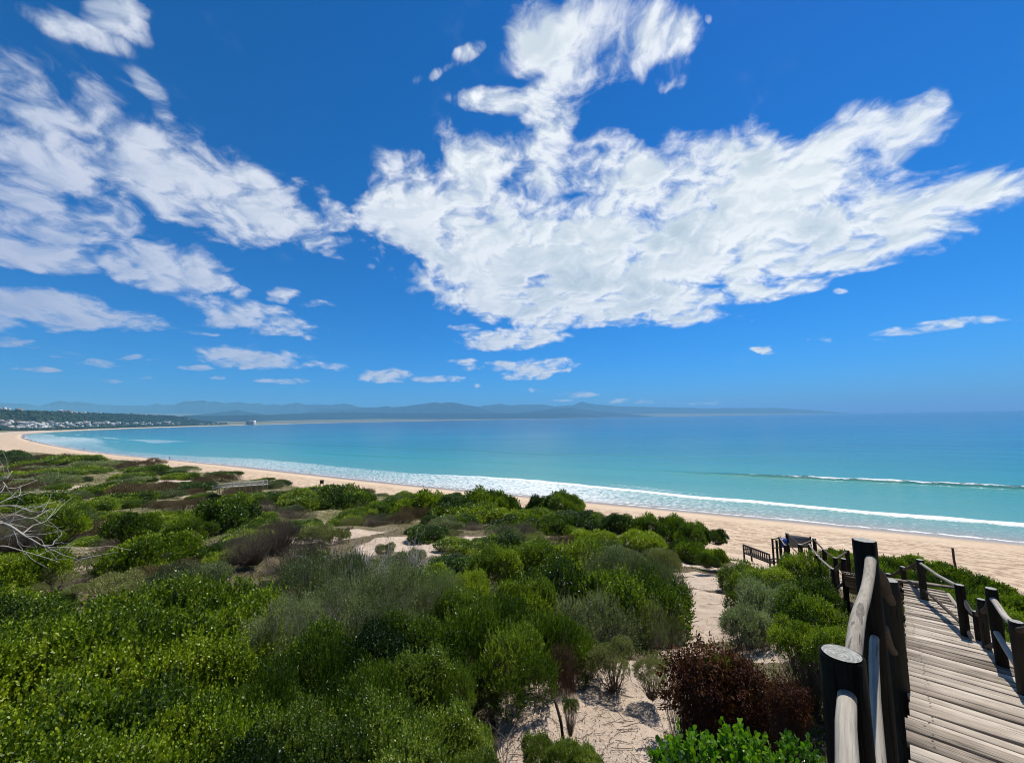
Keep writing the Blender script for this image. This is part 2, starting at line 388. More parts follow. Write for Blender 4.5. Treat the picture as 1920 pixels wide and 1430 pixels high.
# later legs: (left point, right point, z) pairs down to the landing by the bench
def P2(px, py, y): return at(px, py, y)
LEGS = [  # centre x, y, z, half width
 (6.55, 6.75, ZL, .55), (7.2, 8.1, ZL - .45, .6), (8.25, 9.3, 15.85, .62), (9.2, 10.9, 15.3, .62), (10.2, 12.9, 14.85, .62),
 (11.3, 15.0, 14.1, .62), (12.6, 17.3, 13.3, .7), (13.9, 19.8, 12.9, .95)]
BEACH_STEPS = [(14.4, 20.8, 12.7), (17.0, 26.0, 9.6), (20.0, 33.0, 6.2), (22.8, 40.5, 3.0)]
_pts = [(0, 0, 17.6), (-1, -1, 17.6), (1, 1, 17.3), (3, -2, 17.8), (-2.5, 0, 17.3), (2.0, 2.9, 16.9), (3.2, 3.9, 16.3), (0, 3, 16.9), (1.3, 4, 16.72), (.98, 5.1, 16.75), (.4, 4.4, 16.7), (2.0, 5.2, 16.72), (0.2, 5.6, 16.55),
        (3.9, 8.2, 15.6), (4.4, 9.5, 15.1), (5.7, 12.5, 14.6), (8.2, 16, 13.8), (10.9, 20, 12.8), (10.6, 17, 13.4), (14.05, 22.5, 11.5), (13.0, 22.2, 11.75), (16, 22, 11.2), (9.2, 13.5, 14.3),
        (-3, 3, 16.9), (-8, 6, 16.3), (-4, 7, 15.9), (0, 8, 15.6), (-12, 12, 15.2), (2, 12, 14.9), (-20, 25, 13), (-10.7, 22, 14.0), (-5, 17, 14.4), (-60, 30, 12.5), (-30, 60, 8.6), (-60, 75, 7.6), (-95, 122, 6.2), (-205, 198, 5.9), (-290, 255, 6.0), (-415, 325, 6.4), (-46, 94, 6.0), (-28, 82, 6.2), (0, 38, 11), (5, 37, 11.3),
        (11.5, 29, 11.0), (9, 25, 12.0), (-120, 95, 7.6), (-210, 150, 7), (-150, 60, 10), (-60, 0, 14), (-15, -10, 17), (15, -15, 17.5), (0, -40, 17), (-300, 80, 9), (-25, 42, 11.3),
        (5.5, 4.2, 17.0), (7, 3, 16.8), (7.5, 6.5, 16.0), (10.2, 8, 14.8), (12.5, 11, 13.9), (15, 15, 12.8), (24, 24, 9.6), (27, 24, 8.2), (28, 20, 8.4), (18, 28, 8.6), (20.5, 33, 6.0), (14.5, 33, 8.8), (26, 29, 6), (30, 25, 6.4), (17, 38, 6), (9.5, 40, 8.5), (34, 20, 6.5), (20, 14, 11.4), (24, 8, 11.5), (35, 0, 11), (60, -30, 10), (18, 18.5, 11.8)]
for s_ in (3.5, 5, 6.5, 8): _pts.append((*st(s_, .4), float(deck_z(s_)) - .55))
for x, y, z, w in LEGS: _pts.append((x, y, z - .5))
_pts = np.array(_pts, float)
def _phi(r): return np.sqrt(r * r + 4.0)
_w = (_pts[:, :2]); _S = 1.0
_D = np.linalg.norm(_w[:, None] - _w[None], axis=2)
_n = len(_pts); _A = np.zeros((_n + 3, _n + 3)); _A[:_n, :_n] = _phi(_D) - .15 * np.eye(_n); _A[:_n, _n] = 1; _A[:_n, _n + 1:] = _w; _A[_n, :_n] = 1; _A[_n + 1:, :_n] = _w.T
_c = np.linalg.solve(_A, np.concatenate([_pts[:, 2], [0, 0, 0]]))
def dune_raw(x, y):
    s = _c[_n] + _c[_n + 1] * x + _c[_n + 2] * y
    for i in range(_n): s = s + _c[i] * _phi(np.hypot(x - _w[i, 0], y - _w[i, 1]))
    return s
AX = [(*st(s_, .45), float(deck_z(s_)), .75) for s_ in np.arange(-2, 9.0, .4)]
for (a, b) in zip(LEGS[:-1], LEGS[1:]):
    for t in np.linspace(0, 1, 6): AX.append((a[0] + (b[0] - a[0]) * t, a[1] + (b[1] - a[1]) * t, a[2] + (b[2] - a[2]) * t, .75))
def ground_z(x, y, sd=None):
    x = np.asarray(x, float); y = np.asarray(y, float); shp = x.shape
    x = x.ravel(); y = y.ravel()
    if sd is None: sd = shore_dist(x, y)
    sd = sd.ravel(); r = np.hypot(x, y)
    near = r < 420
    d = np.full(len(x), 9.0)
    d[near] = dune_raw(x[near], y[near])
    far = 5.2 + 2 * fbm(x / 60, y / 60, 3)
    k = sstep(r, 230, 400); d = d * (1 - k) + far * k
    d = np.clip(d, 3.0, 19)
    hum = fbm(x / 9, y / 9, 4) * 2.4 * sstep(r, 12, 45) + fbm(x / 1.3 + 5, y / 1.3, 4) * .30 * sstep(r, 1, 4)
    d = d + hum
    bw = 30 + 40 * sstep(-x, 200, 700) + fbm(x / 35, y / 35, 2) * 10      # beach width
    beach = np.where(sd > 0, np.minimum(sd * .10, 1.6 + sd * .035), np.maximum(sd * .05, -3)) + fbm(x / 2.2, y / 2.2, 3) * .09 * sstep(sd, 3, 10)
    q = sstep(sd, bw, bw + np.clip(d * 1.8, 8, 24))
    z = beach * (1 - q) + np.maximum(d, beach) * q
    z = np.where(sd > 0, z, np.maximum(sd * .05, -4) )
    for ax, ay, az, w in AX:
        g = np.hypot(x - ax, y - ay)
        m = g < 2.2
        if m.any():
            kk = 1 - sstep(g[m], w, 2.2)
            z[m] = np.where(z[m] > az - .35, z[m] * (1 - kk) + (az - .35) * kk, z[m])
    return z.reshape(shp)
def polar(r0, r1, step, az0, az1, n):
    R = r0 * np.exp(np.arange(int(math.log(r1 / r0) / step) + 1) * step)
    a = np.concatenate([np.linspace(az0, az1, n), np.linspace(az1, az0 + 2 * math.pi, 60)[1:-1]]) if n else None
    X = R[:, None] * np.sin(a)[None]; Y = R[:, None] * np.cos(a)[None]
    i = np.arange(X.size).reshape(X.shape); j = np.roll(i, -1, 1)
    F = np.stack([i[:-1], i[1:], j[1:], j[:-1]], -1).reshape(-1, 4)
    return X.ravel(), Y.ravel(), F, i
X, Y, F, I_ = polar(.25, 26000, .0125, -math.radians(62), math.radians(62), 520)
SD = shore_dist(X, Y)
Z = ground_z(X, Y, SD)
# where the sand is kept bare
BARE = []
def bare(px, py, y, rad, sy=1.0):
    d = ray(px, py); ts = np.linspace(max(y * .45, 2.5), y * 2.2, 160) / d[1]; Q = EYE + d[None] * ts[:, None]
    k = np.argmax(Q[:, 2] < ground_z(Q[:, 0], Q[:, 1])); p = Q[k]; BARE.append((p[0], p[1], rad * p[1] / y, sy))
for b_ in [(1110, 1350, 4.4, .62), (1040, 1320, 4.9, .62), (1190, 1320, 4.7, .65), (1180, 1400, 3.9, .6), (1240, 1290, 5.0, .5), (1180, 1260, 5.4, .45), (1000, 1400, 3.9, .45), (1290, 1225, 6.6, .55), (1300, 1205, 7.4, .6), (960, 1330, 4.6, .3), (1120, 1290, 5.6, .35), (1305, 1185, 8.2, .6), (1308, 1160, 9.0, .75), (1312, 1140, 9.8, .8), (1315, 1120, 10.8, .85), (1312, 1100, 11.8, .85), (1305, 1080, 13, .9), (1305, 1062, 14.5, .9), (1325, 1046, 16.5, 1.1),
           (1345, 1030, 18.5, 1.6), (1370, 1040, 17.5, 1.3), (1420, 1060, 15.8, 1.2), (1230, 1270, 5.6, .35), (1430, 1230, 5.0, .3), (1130, 960, 34, 4.0), (1000, 990, 26, 1.5), (600, 985, 21, 2.6), (740, 1025, 15, 1.5), (800, 1035, 14.5, 1.2), (890, 1050, 13, .8), (200, 915, 52, 3.5),
           (330, 905, 58, 3), (390, 930, 45, 2.2), (320, 975, 27, 1.8), (220, 1045, 15.5, 1.3), (690, 915, 75, 4), (250, 935, 42, 2), (330, 880, 90, 4), (300, 868, 130, 6), (900, 1010, 22, 1.2), (960, 1020, 20, .8), (640, 1000, 19, 1.8)]: bare(*b_)
def bare_mask(x, y):
    m = np.zeros(np.shape(x)); rr_ = np.hypot(x, y); k_ = np.clip(rr_ / 12, .35, 3)
    x, y = x + fbm(x / k_ * .9, y / k_ * .9, 4) * 2.0 * k_, y + fbm(x / k_ * .9 + 40, y / k_ * .9, 4) * 2.0 * k_
    for bx, by, r, sy in BARE: m = np.maximum(m, 1 - sstep(np.hypot(x - bx, y - by) / r, .55, 1.25))
    return m
bm = bare_mask(X, Y)
veg = sstep(Z, 3.6, 5.0) * (1 - bm) * np.where(SD > 30, 1, 0)
veg = np.where(np.hypot(X, Y) > 500, sstep(SD, 60, 110), veg)
# ------------------------------------------------------------------ ground
m, nd = mat('dune_sand_ground')
P_ = nd('ShaderNodeNewGeometry').outputs['Position']
va = attr(nd, 'veg'); sa = attr(nd, 'inland')
n_big = noise(nd, P_, .12, 4, .55); n_mid = noise(nd, P_, 1.4, 5, .6); n_fine = noise(nd, P_, 28, 4, .65); n_grain = noise(nd, P_, 220, 2, .6)
sand = ramp(nd, mth(nd, 'ADD', mth(nd, 'MULTIPLY', n_mid, .5), mth(nd, 'MULTIPLY', n_fine, .5)), [(.28, (.38, .285, .205)), (.5, (.53, .42, .32)), (.75, (.64, .53, .43))])
bsand = ramp(nd, mth(nd, 'ADD', mth(nd, 'MULTIPLY', n_big, .5), mth(nd, 'MULTIPLY', n_mid, .5)), [(.3, (.52, .385, .26)), (.5, (.62, .475, .335)), (.72, (.70, .565, .42))])
isb = mapr(nd, sa.outputs['Fac'], 34, 46)
sand2 = mixc(nd, isb, bsand, sand)
# footprints and wheel marks along the upper beach
sepP = nd('ShaderNodeSeparateXYZ', {0: P_})
trk = nd('ShaderNodeCombineXYZ', {0: mth(nd, 'MULTIPLY', sepP.outputs[0], .12), 1: mth(nd, 'MULTIPLY', sa.outputs['Fac'], .36)})
n_trk = mth(nd, 'ADD', mth(nd, 'MULTIPLY', noise(nd, trk, 2.6, 6, .7), .5), mth(nd, 'MULTIPLY', noise(nd, P_, 1.1, 5, .75), .5))
band = mth(nd, 'MULTIPLY', mapr(nd, sa.outputs['Fac'], 7, 13), mth(nd, 'SUBTRACT', 1.0, mapr(nd, sa.outputs['Fac'], 30, 46)))
sand3 = mixc(nd, mth(nd, 'MULTIPLY', mapr(nd, n_trk, .475, .545), mth(nd, 'MULTIPLY', band, .75)), sand2, (.30, .21, .14))
wet = mapr(nd, sa.outputs['Fac'], 5.5, 1.5)
sand4 = mixc(nd, wet, sand3, (.27, .205, .155))
litter = ramp(nd, n_fine, [(.3, (.055, .040, .025)), (.5, (.13, .10, .06)), (.7, (.24, .20, .13))])
far_mat = ramp(nd, noise(nd, P_, .7, 6, .65), [(.3, (.05, .055, .02)), (.46, (.12, .115, .045)), (.58, (.25, .21, .12)), (.7, (.40, .32, .22))])
rr = nd('ShaderNodeVectorMath', {0: P_}, operation='LENGTH')
cover = mixc(nd, mapr(nd, rr.outputs['Value'], 24, 34), litter, far_mat)
vmask = mapr(nd, mth(nd, 'ADD', va.outputs['Fac'], mth(nd, 'MULTIPLY', mth(nd, 'SUBTRACT', n_mid, .5), 1.2)), .35, .6)
gcol = mixc(nd, vmask, sand4, cover)
vor = nd('ShaderNodeTexVoronoi', {'Vector': P_, 'Scale': 3.4, 'Smoothness': .9}, feature='SMOOTH_F1')
hgt = mth(nd, 'ADD', mth(nd, 'MULTIPLY', vor.outputs['Distance'], .7), mth(nd, 'MULTIPLY', n_fine, .35))
b1 = nd('ShaderNodeBump', {'Height': hgt, 'Strength': .9, 'Distance': .12})
b2 = nd('ShaderNodeBump', {'Height': n_grain, 'Strength': .35, 'Distance': .006, 'Normal': b1})
out(nd, bsdf(nd, Base_Color=gcol.outputs[2], Roughness=mapr(nd, wet, 0, 1, .95, .35), Specular_IOR_Level=mapr(nd, wet, 0, 1, .15, .5), Normal=b2))
M_SAND = m
me = fast_mesh('ground', np.stack([X, Y, Z], 1), [F, I_[0][None, ::-1]], [M_SAND], {'veg': veg, 'inland': SD}, True)
tag(obj('ground', me), kind='structure')

# ------------------------------------------------------------------ sea
R_ = 34 * np.exp(np.arange(int(math.log(25900 / 34) / .0085) + 1) * .0085)
a_ = np.linspace(-math.radians(70), math.radians(80), 620)
WX = (R_[:, None] * np.sin(a_)[None]); WY = (R_[:, None] * np.cos(a_)[None]); shp = WX.shape
ws = shore_dist(WX, WY).reshape(shp); off = -ws
I2 = np.arange(WX.size).reshape(shp)
keep = (off[:-1, :-1] > -7) | (off[1:, 1:] > -7)
F2 = np.stack([I2[:-1, :-1], I2[1:, :-1], I2[1:, 1:], I2[:-1, 1:]], -1)[keep]
# how far the broken water reaches, along the bay (x)
U = WX
Wd = np.interp(U, [-2200, -1000, -700, -560, -420, -300, -200, -150, -90, -40, 0, 20, 45, 75, 130, 300], [10, 45, 75, 60, 30, 16, 20, 26, 24, 20, 27, 24, 17, 16, 15, 14])
Wd = Wd * (1 + .30 * fbm(U / 14, off / 90, 3))
lace = sstep(off, .4, 2.0) * (1 - sstep(off, Wd * .8, Wd * 1.15))
dens_u = np.interp(U, [-2200, -900, -650, -430, -300, -170, -120, -60, -20, 10, 30, 60, 110, 300], [.35, .56, .62, .50, .46, .55, .61, .57, .68, .80, .62, .46, .38, .34])
front = np.exp(-((off - Wd * .9) / (1.3 + Wd * .06)) ** 2) * np.interp(U, [-900, -300, -60, 0, 40, 80, 110, 140], [.5, .3, .35, .75, .95, .95, .7, .3])
edge = np.exp(-((off - .5 - .9 * fbm(U / 6, U * 0, 2)) / .55) ** 2) * np.interp(U, [-400, -100, 200], [.9, .75, .9])
streak = sstep(fbm(off / 16 + 3, U / 170 + off / 60, 3), .03, .12) * (1 - sstep(off, 90, 150)) * sstep(-U, 300, 420) * .42
net2 = sstep(off, Wd, Wd + 2) * (1 - sstep(off, Wd + 5, Wd + 11)) * np.exp(-((U - 38) / 22) ** 2) * .42
SWELL = 62 + 7 * fbm(U / 60, U * 0, 2)
sw = np.exp(-((off - SWELL) / 1.9) ** 2) * np.interp(U, [-420, -150, -30, 20, 50, 90, 160, 400], [0, .25, .25, .05, .14, .90, 1.05, .95])
sw2 = np.exp(-((off - Wd * .9) / 1.6) ** 2) * np.interp(U, [-60, 0, 60, 140, 300], [.05, .2, .32, .3, .2])
glint = np.clip(sw, 0, 1) ** 2 * sstep(U, 52, 80) * (.80 + 1.5 * fbm(U / 2.5, off / 1.5, 3))  # sun sparkle on the swell crest, painted white through the foam mask
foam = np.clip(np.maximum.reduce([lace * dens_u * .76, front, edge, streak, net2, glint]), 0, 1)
sw3 = np.exp(-((off - SWELL * 1.85 - 14 * fbm(U / 45, off * 0 + 3, 2)) / 3.2) ** 2) * np.interp(U, [-500, -200, -60, 60, 200], [0, .55, .5, .2, .1])
back = 1 - sstep(off, 500, 1500)
WZ = .02 + sw3 * .45 + sw * (1 + .5 * fbm(U / 3, off / 5, 2)) + sw2 + .10 * np.sin(off / 4.2 + 6 * fbm(U / 90, off / 60, 2)) * sstep(off, 8, 30) * back * (.4 + 1.2 * (fbm(U / 40, off / 40, 2) + .5))
fb = lace * .05 * (fbm(U / .8, off / .8, 3) + .5)
WZ = WZ + fb * (1 - sstep(off, 20, 40))
used = np.zeros(WX.size, bool); used[F2.ravel()] = True
remap = np.cumsum(used) - 1
m, nd = mat('sea_water')
P_ = nd('ShaderNodeNewGeometry').outputs['Position']
oa = attr(nd, 'off').outputs['Fac']; fa = attr(nd, 'foam').outputs['Fac']; swa = attr(nd, 'swell').outputs['Fac']
sx = nd('ShaderNodeSeparateXYZ', {0: P_})
lo = mth(nd, 'LOGARITHM', mth(nd, 'MAXIMUM', oa, 1.0), 10.0)
st_ = nd('ShaderNodeCombineXYZ', {0: mth(nd, 'MULTIPLY', sx.outputs[0], .0016), 1: mth(nd, 'MULTIPLY', sx.outputs[1], .012)})
pn = noise(nd, st_, 1.0, 5, .6, .6)
lo2 = mth(nd, 'ADD', lo, mth(nd, 'MULTIPLY', mth(nd, 'SUBTRACT', pn, .5), mapr(nd, lo, 1.4, 2.4, .1, 1.1)))
wcol = ramp(nd, mth(nd, 'DIVIDE', lo2, 4.4), [(.0, (.34, .31, .25)), (.14, (.23, .31, .27)), (.26, (.12, .33, .29)), (.41, (.045, .28, .27)), (.50, (.018, .185, .235)), (.62, (.008, .10, .185)), (.72, (.004, .055, .13)), (1.0, (.003, .035, .10))])
wc2 = mixc(nd, mth(nd, 'MULTIPLY', swa, 1.3, clamp=True), wcol, (.015, .19, .15))
# foam coordinates: along the beach (32 degrees) and across it, stretched along
al = mth(nd, 'ADD', mth(nd, 'MULTIPLY', sx.outputs[0], .85), mth(nd, 'MULTIPLY', sx.outputs[1], -.53))
fv = nd('ShaderNodeCombineXYZ', {0: mth(nd, 'MULTIPLY', al, .42), 1: mth(nd, 'MULTIPLY', oa, .95)})
fw = noise(nd, fv, .8, 5, .65)
fvw = nd('ShaderNodeVectorMath', {0: fv, 1: nd('ShaderNodeVectorMath', {0: fw.outputs['Color'], 'Scale': 3.4}, operation='SCALE')}, operation='ADD')
vo = nd('ShaderNodeTexVoronoi', {'Vector': fvw, 'Scale': 1.0}, feature='DISTANCE_TO_EDGE')
fn = noise(nd, fv, 2.2, 7, .72)
net = mth(nd, 'SUBTRACT', 1.0, mapr(nd, vo.outputs['Distance'], .0, .32, 0, 1, 'LINEAR'))
pat = mth(nd, 'ADD', mth(nd, 'MULTIPLY', net, .26), mth(nd, 'MULTIPLY', fn, .98))
thr = mth(nd, 'SUBTRACT', 1.12, mth(nd, 'MULTIPLY', fa, .95))
fm = mth(nd, 'MULTIPLY', mapr(nd, mth(nd, 'SUBTRACT', pat, thr), -.09, .09), mapr(nd, fa, .02, .12), clamp=True)
w1 = noise(nd, P_, .55, 4, .6); w2 = noise(nd, P_, 3.2, 4, .65)
hb = mth(nd, 'ADD', w1, mth(nd, 'MULTIPLY', w2, .28))
dist = nd('ShaderNodeVectorMath', {0: P_}, operation='LENGTH')
bs_ = mapr(nd, dist.outputs['Value'], 60, 900, .55, .16)
bp = nd('ShaderNodeBump', {'Height': hb, 'Strength': bs_, 'Distance': .42})
bp2 = nd('ShaderNodeBump', {'Height': noise(nd, P_, 2.6, 4, .7), 'Strength': mth(nd, 'MULTIPLY', swa, 1.6, clamp=True), 'Distance': .9, 'Normal': bp})
water = bsdf(nd, Base_Color=wc2.outputs[2], Roughness=mapr(nd, swa, .1, .6, .14, .07), IOR=1.33, Specular_IOR_Level=.30, Normal=bp2)
fb_ = nd('ShaderNodeBump', {'Height': mth(nd, 'ADD', fn, fm), 'Strength': .7, 'Distance': .15})
foam_s = bsdf(nd, Base_Color=(.80, .82, .82, 1), Roughness=.8, Specular_IOR_Level=.2, Normal=fb_)
out(nd, nd('ShaderNodeMixShader', {0: mth(nd, 'MULTIPLY', fm, mapr(nd, fa, .15, .8, .62, .95, 'LINEAR')), 1: water, 2: foam_s}))
V = np.stack([WX.ravel(), WY.ravel(), WZ.ravel()], 1)[used]
me = fast_mesh('sea', V, remap[F2], [m], {'off': off.ravel()[used], 'foam': foam.ravel()[used], 'swell': np.maximum(sw, sw3 * .8).ravel()[used]}, True)
tag(obj('sea', me), kind='structure')

# ------------------------------------------------------------------ hills and mountains along the bay
def rock_mat(name, a, b, sc_):
    m, nd = mat(name)
    P_ = nd('ShaderNodeNewGeometry').outputs['Position']
    n = noise(nd, P_, sc_, 8, .62)
    out(nd, bsdf(nd, Base_Color=ramp(nd, n, [(.35, a), (.65, b)]), Roughness=.95, Specular_IOR_Level=.1, Normal=bump(nd, n, .8, .25 / sc_))); return m
M_FOREST = rock_mat('wooded_slope', (.008, .020, .012), (.025, .045, .022), .03)
M_LOWHILL = rock_mat('low_hill', (.008, .016, .018), (.022, .034, .034), .006)
M_MOUNT = rock_mat('mountain_rock', (.012, .018, .026), (.030, .038, .048), .0012)
def ridge(name, prof, dist, depth, m, rough=.8, step=2.0, kind='structure', slope_pow=1.0):
    xs = np.arange(prof[0][0], prof[-1][0] + step, step)
    py = np.interp(xs, [p[0] for p in prof], [p[1] for p in prof])
    py = py + fbm(xs / 22, xs * 0 + float(np.mean(dist)) * .01, 5, .55) * rough * 3
    D0 = np.interp(xs, [p[0] for p in dist], [p[1] for p in dist]) if isinstance(dist, list) else np.full(len(xs), float(dist))
    crest = np.array([at(a, b, d) for a, b, d in zip(xs, py, D0)])
    hz = np.maximum(crest[:, 2], 3)
    rows = []
    T = [-1.0, -.85, -.7, -.55, -.42, -.3, -.2, -.12, -.05, 0, .1, .3, .6, 1.0]
    for k, t in enumerate(T):
        f = (1 - abs(t)) ** slope_pow
        dd = D0 + t * depth
        s = dd / D0
        nz = fbm(xs / 9 + 31 * k, xs * 0 + k * .7, 4, .6) * .34 * (abs(t) > .01)
        z = hz * np.clip(f * (1 + nz), 0, .995 if t else 1) if t else hz
        z = np.where(z < 0, 0, z)
        if abs(t) == 1: z = np.full(len(xs), -20.0)
        rows.append(np.stack([crest[:, 0] * s, dd, z], 1))
    G = np.array(rows); n, k_, _ = G.shape
    i = np.arange(n * k_).reshape(n, k_)
    F = np.stack([i[:-1, :-1], i[:-1, 1:], i[1:, 1:], i[1:, :-1]], -1).reshape(-1, 4)
    me = fast_mesh(name, G.reshape(-1, 3), F, [m], None, True)
    return tag(obj(name, me), kind=kind)
ridge('mountain', [(-260, 760), (-60, 752), (0, 755), (52, 757), (73, 761), (91, 756), (112, 751.5), (130, 754), (145, 753), (156, 754), (188, 758.5), (225, 760), (266, 759.5), (273, 761), (294, 756), (305, 759.5), (328, 758), (344, 752.5), (362, 751.5), (383, 750), (391, 754), (406, 753), (422, 755.6), (436, 754), (450, 753.3), (466, 757), (484, 755), (500, 758.7), (516, 757), (527, 759.5), (547, 756.4), (556, 754.6), (577, 759), (596, 757.5), (620, 759), (646, 756.5), (660, 759), (672, 763), (760, 768), (860, 766), (897, 762), (920, 759), (941, 756.5), (959, 760), (978, 758), (1018, 758), (1040, 762), (1060, 760), (1076, 759.4), (1091, 752), (1104, 756), (1120, 758.5), (1156, 761), (1200, 762.5), (1300, 764.5), (1350, 765), (1400, 764.5), (1450, 764.5), (1490, 767), (1530, 769), (1570, 772.5), (1600, 775)], [(-260, 22500), (880, 22500), (1060, 25500), (1600, 26400)], 2300, M_MOUNT, .55)
ridge('mountain', [(480, 783), (566, 774), (602, 766), (640, 767), (664, 766), (683, 763), (705, 763.5), (726, 761), (737, 763), (766, 761), (790, 757), (817, 753.5), (828, 755.7), (846, 753.5), (860, 756), (872, 759), (894, 762), (916, 770), (960, 776), (1003, 769), (1040, 766), (1072, 764), (1120, 771), (1180, 776), (1230, 781)], 19200, 1500, M_MOUNT, .5)
ridge('hills', [(300, 790), (352, 779), (380, 776), (430, 770.5), (445, 768.5), (470, 773), (500, 777), (560, 775), (640, 772), (700, 773), (760, 776), (830, 780)], 14800, 900, M_LOWHILL, .35)
ridge('hills', [(330, 786), (345, 779), (400, 779), (480, 777.5), (510, 778), (560, 775), (620, 773.5), (680, 776), (760, 774), (860, 774.5), (960, 774.5), (1010, 773.5), (1060, 774.5), (1090, 776), (1115, 779), (1134, 782)], [(330, 8500), (480, 9300), (520, 10800), (700, 14200), (1134, 16900)], 700, M_LOWHILL, .3)
# the wooded headland with houses
HX = [-160, -60, 0, 36, 69, 110, 150, 200, 245, 281, 320, 345, 370, 400, 430]
HC = [772, 770, 770, 771.5, 772, 773.5, 774.5, 776, 777, 778.5, 779.3, 782, 787.5, 791, 793.5]
HF = [810, 808, 806.5, 807.5, 808, 806, 804.3, 802.4, 801, 800, 798.6, 797.8, 797, 796.4, 795.6]
HD = [1500, 1560, 1620, 1650, 1680, 1850, 2080, 2430, 2800, 3140, 3560, 3850, 4180, 4550, 4850]
def hill_pt(px, t):
    c, f, d = (np.interp(px, HX, q) for q in (HC, HF, HD))
    tt = float(t)
    # village shelf, then the steeper wooded scarp
    pf = np.interp(tt, [0, .22, .55, 1], [0, .12, .50, 1])
    return at(px, f + (c - f) * pf, d * (1 + .30 * tt))
xs = np.arange(-160, 431, 2.0); rows = []
for t in [-.03, 0, .1, .22, .33, .44, .55, .64, .73, .82, .9, .96, 1.0]:
    G = np.array([hill_pt(x, max(t, 0)) for x in xs])
    if t < 0: G[:, 2] = -6; G[:, :2] *= .985
    else: G[:, 2] += fbm(xs / 5 + t * 40, xs * 0 + t * 9, 4) * 9 * (t > .1) + fbm(xs / 1.5 + t * 90, xs * 0 + t, 2) * 5 * (t > .5)
    rows.append(G)
G = rows[-1].copy(); G[:, 2] *= .6; G[:, :2] *= 1.12; rows.append(G)
G = G.copy(); G[:, 2] = -20; G[:, :2] *= 1.1; rows.append(G)
G = np.array(rows); n, k_, _ = G.shape; i = np.arange(n * k_).reshape(n, k_)
Fh = np.stack([i[:-1, :-1], i[:-1, 1:], i[1:, 1:], i[1:, :-1]], -1).reshape(-1, 4)
tag(obj('headland_hill', fast_mesh('headland_hill', G.reshape(-1, 3), Fh, [M_FOREST], None, True)), kind='structure')
# far wood: crowns too many to count
def crowns(name, pts, rad, m, sides=6):
    n = len(pts); u = np.array([(0, 0, 1)] + [(math.cos(a) * .75, math.sin(a) * .75, .62) for a in np.arange(5) * 1.2566] + [(math.cos(a + .6), math.sin(a + .6), -.1) for a in np.arange(5) * 1.2566] + [(0, 0, -.6)])
    Fc = [(0, 1 + k, 1 + (k + 1) % 5) for k in range(5)] + [(1 + k, 6 + k, 1 + (k + 1) % 5) for k in range(5)] + [(1 + (k + 1) % 5, 6 + k, 6 + (k + 1) % 5) for k in range(5)] + [(11, 6 + (k + 1) % 5, 6 + k) for k in range(5)]
    V = pts[:, None] + u[None] * rad[:, None, None] * rng.uniform(.75, 1.25, (n, 12, 1))
    F = (np.array(Fc)[None] + 12 * np.arange(n)[:, None, None]).reshape(-1, 3)
    return fast_mesh(name, V.reshape(-1, 3), F, [m], {'tint': np.repeat(rng.random(n), 12)})
pts = []
for _ in range(4200):
    px = rng.uniform(-120, 425); t = rng.choice([rng.uniform(.02, .2), rng.uniform(.2, .55), rng.uniform(.5, 1.0), rng.uniform(.5, 1.0), .995], p=[.2, .15, .3, .25, .1])
    pts.append(hill_pt(px, t) + np.array([0, 0, 2.0]))
pts = np.array(pts); LM_W = leaf_mat('far_wood_foliage', (.006, .016, .009), (.016, .032, .016), (.04, .06, .03), .8, 0, .1, .02)
tag(obj('woodland', crowns('woodland', pts, rng.uniform(4, 9, len(pts)), LM_W)), 'dark woodland covering the headland slope behind the village', 'woodland', kind='stuff')
pts = []
for _ in range(1500):
    px = rng.uniform(-60, 420); f, d = np.interp(px, HX, HF), np.interp(px, HX, HD)
    pts.append(at(px, f - .3, d * rng.uniform(.985, 1.03)) * np.array([1, 1, 0]) + np.array([0, 0, rng.uniform(2, 8)]))
tag(obj('shore_scrub', crowns('shore_scrub', np.array(pts), rng.uniform(3, 6, len(pts)), LM_W)), 'low green scrub between the far beach and the village', 'scrub', kind='stuff')
# houses
M_WHITE = simple('white_plaster', (.66, .65, .62), .8, .08, .2, .05)
M_CREAM = simple('cream_plaster', (.60, .55, .47), .8, .08, .2, .05)
M_PINK = simple('pinkish_plaster', (.52, .36, .31), .8, .08, .2, .05)
M_ROOFG = simple('grey_roof', (.20, .20, .20), .7, .15, .3, .05)
M_ROOFR = simple('brown_roof', (.20, .12, .09), .7, .15, .3, .05)
M_ROOFW = simple('pale_roof', (.58, .58, .56), .7, .1, .3, .05)
m, nd = mat('dark_window_glass'); out(nd, bsdf(nd, Base_Color=(.02, .035, .05, 1), Roughness=.12)); M_GLASS = m
def house_proto(w, d, h, wall, roof, flat):
    t = empty('house')
    b = MB(); b.box((0, 0, h / 2), (w, d, h)); b.box((w * .32, -d * .28, h * .82), (w * .36, d * .5, h * 1.64)) if flat else None
    b.build('wall', [wall], t)
    r = MB()
    if flat:
        r.box((-w * .06, 0, h + .25), (w * .9, d * 1.06, .5)); r.box((w * .32, -d * .28, h * 1.64 + .25), (w * .42, d * .56, .5))
    else:
        o = .8; a = h * .5
        V = [(-w / 2 - o, -d / 2 - o, h), (w / 2 + o, -d / 2 - o, h), (w / 2 + o, d / 2 + o, h), (-w / 2 - o, d / 2 + o, h), (-w * .3, 0, h + a), (w * .3, 0, h + a)]
        r.add(V, [np.array([[0, 3, 2, 1], [0, 1, 5, 4], [2, 3, 4, 5]]), np.array([[1, 2, 5], [3, 0, 4]])])
    r.build('roof', [roof], t)
    for k in range(3):
        q = MB(); q.box((-w * .34 + k * w * .3, -d / 2 - .08, h * .52), (w * .2, .12, h * .45)); q.build('window', [M_GLASS], t)
    return t
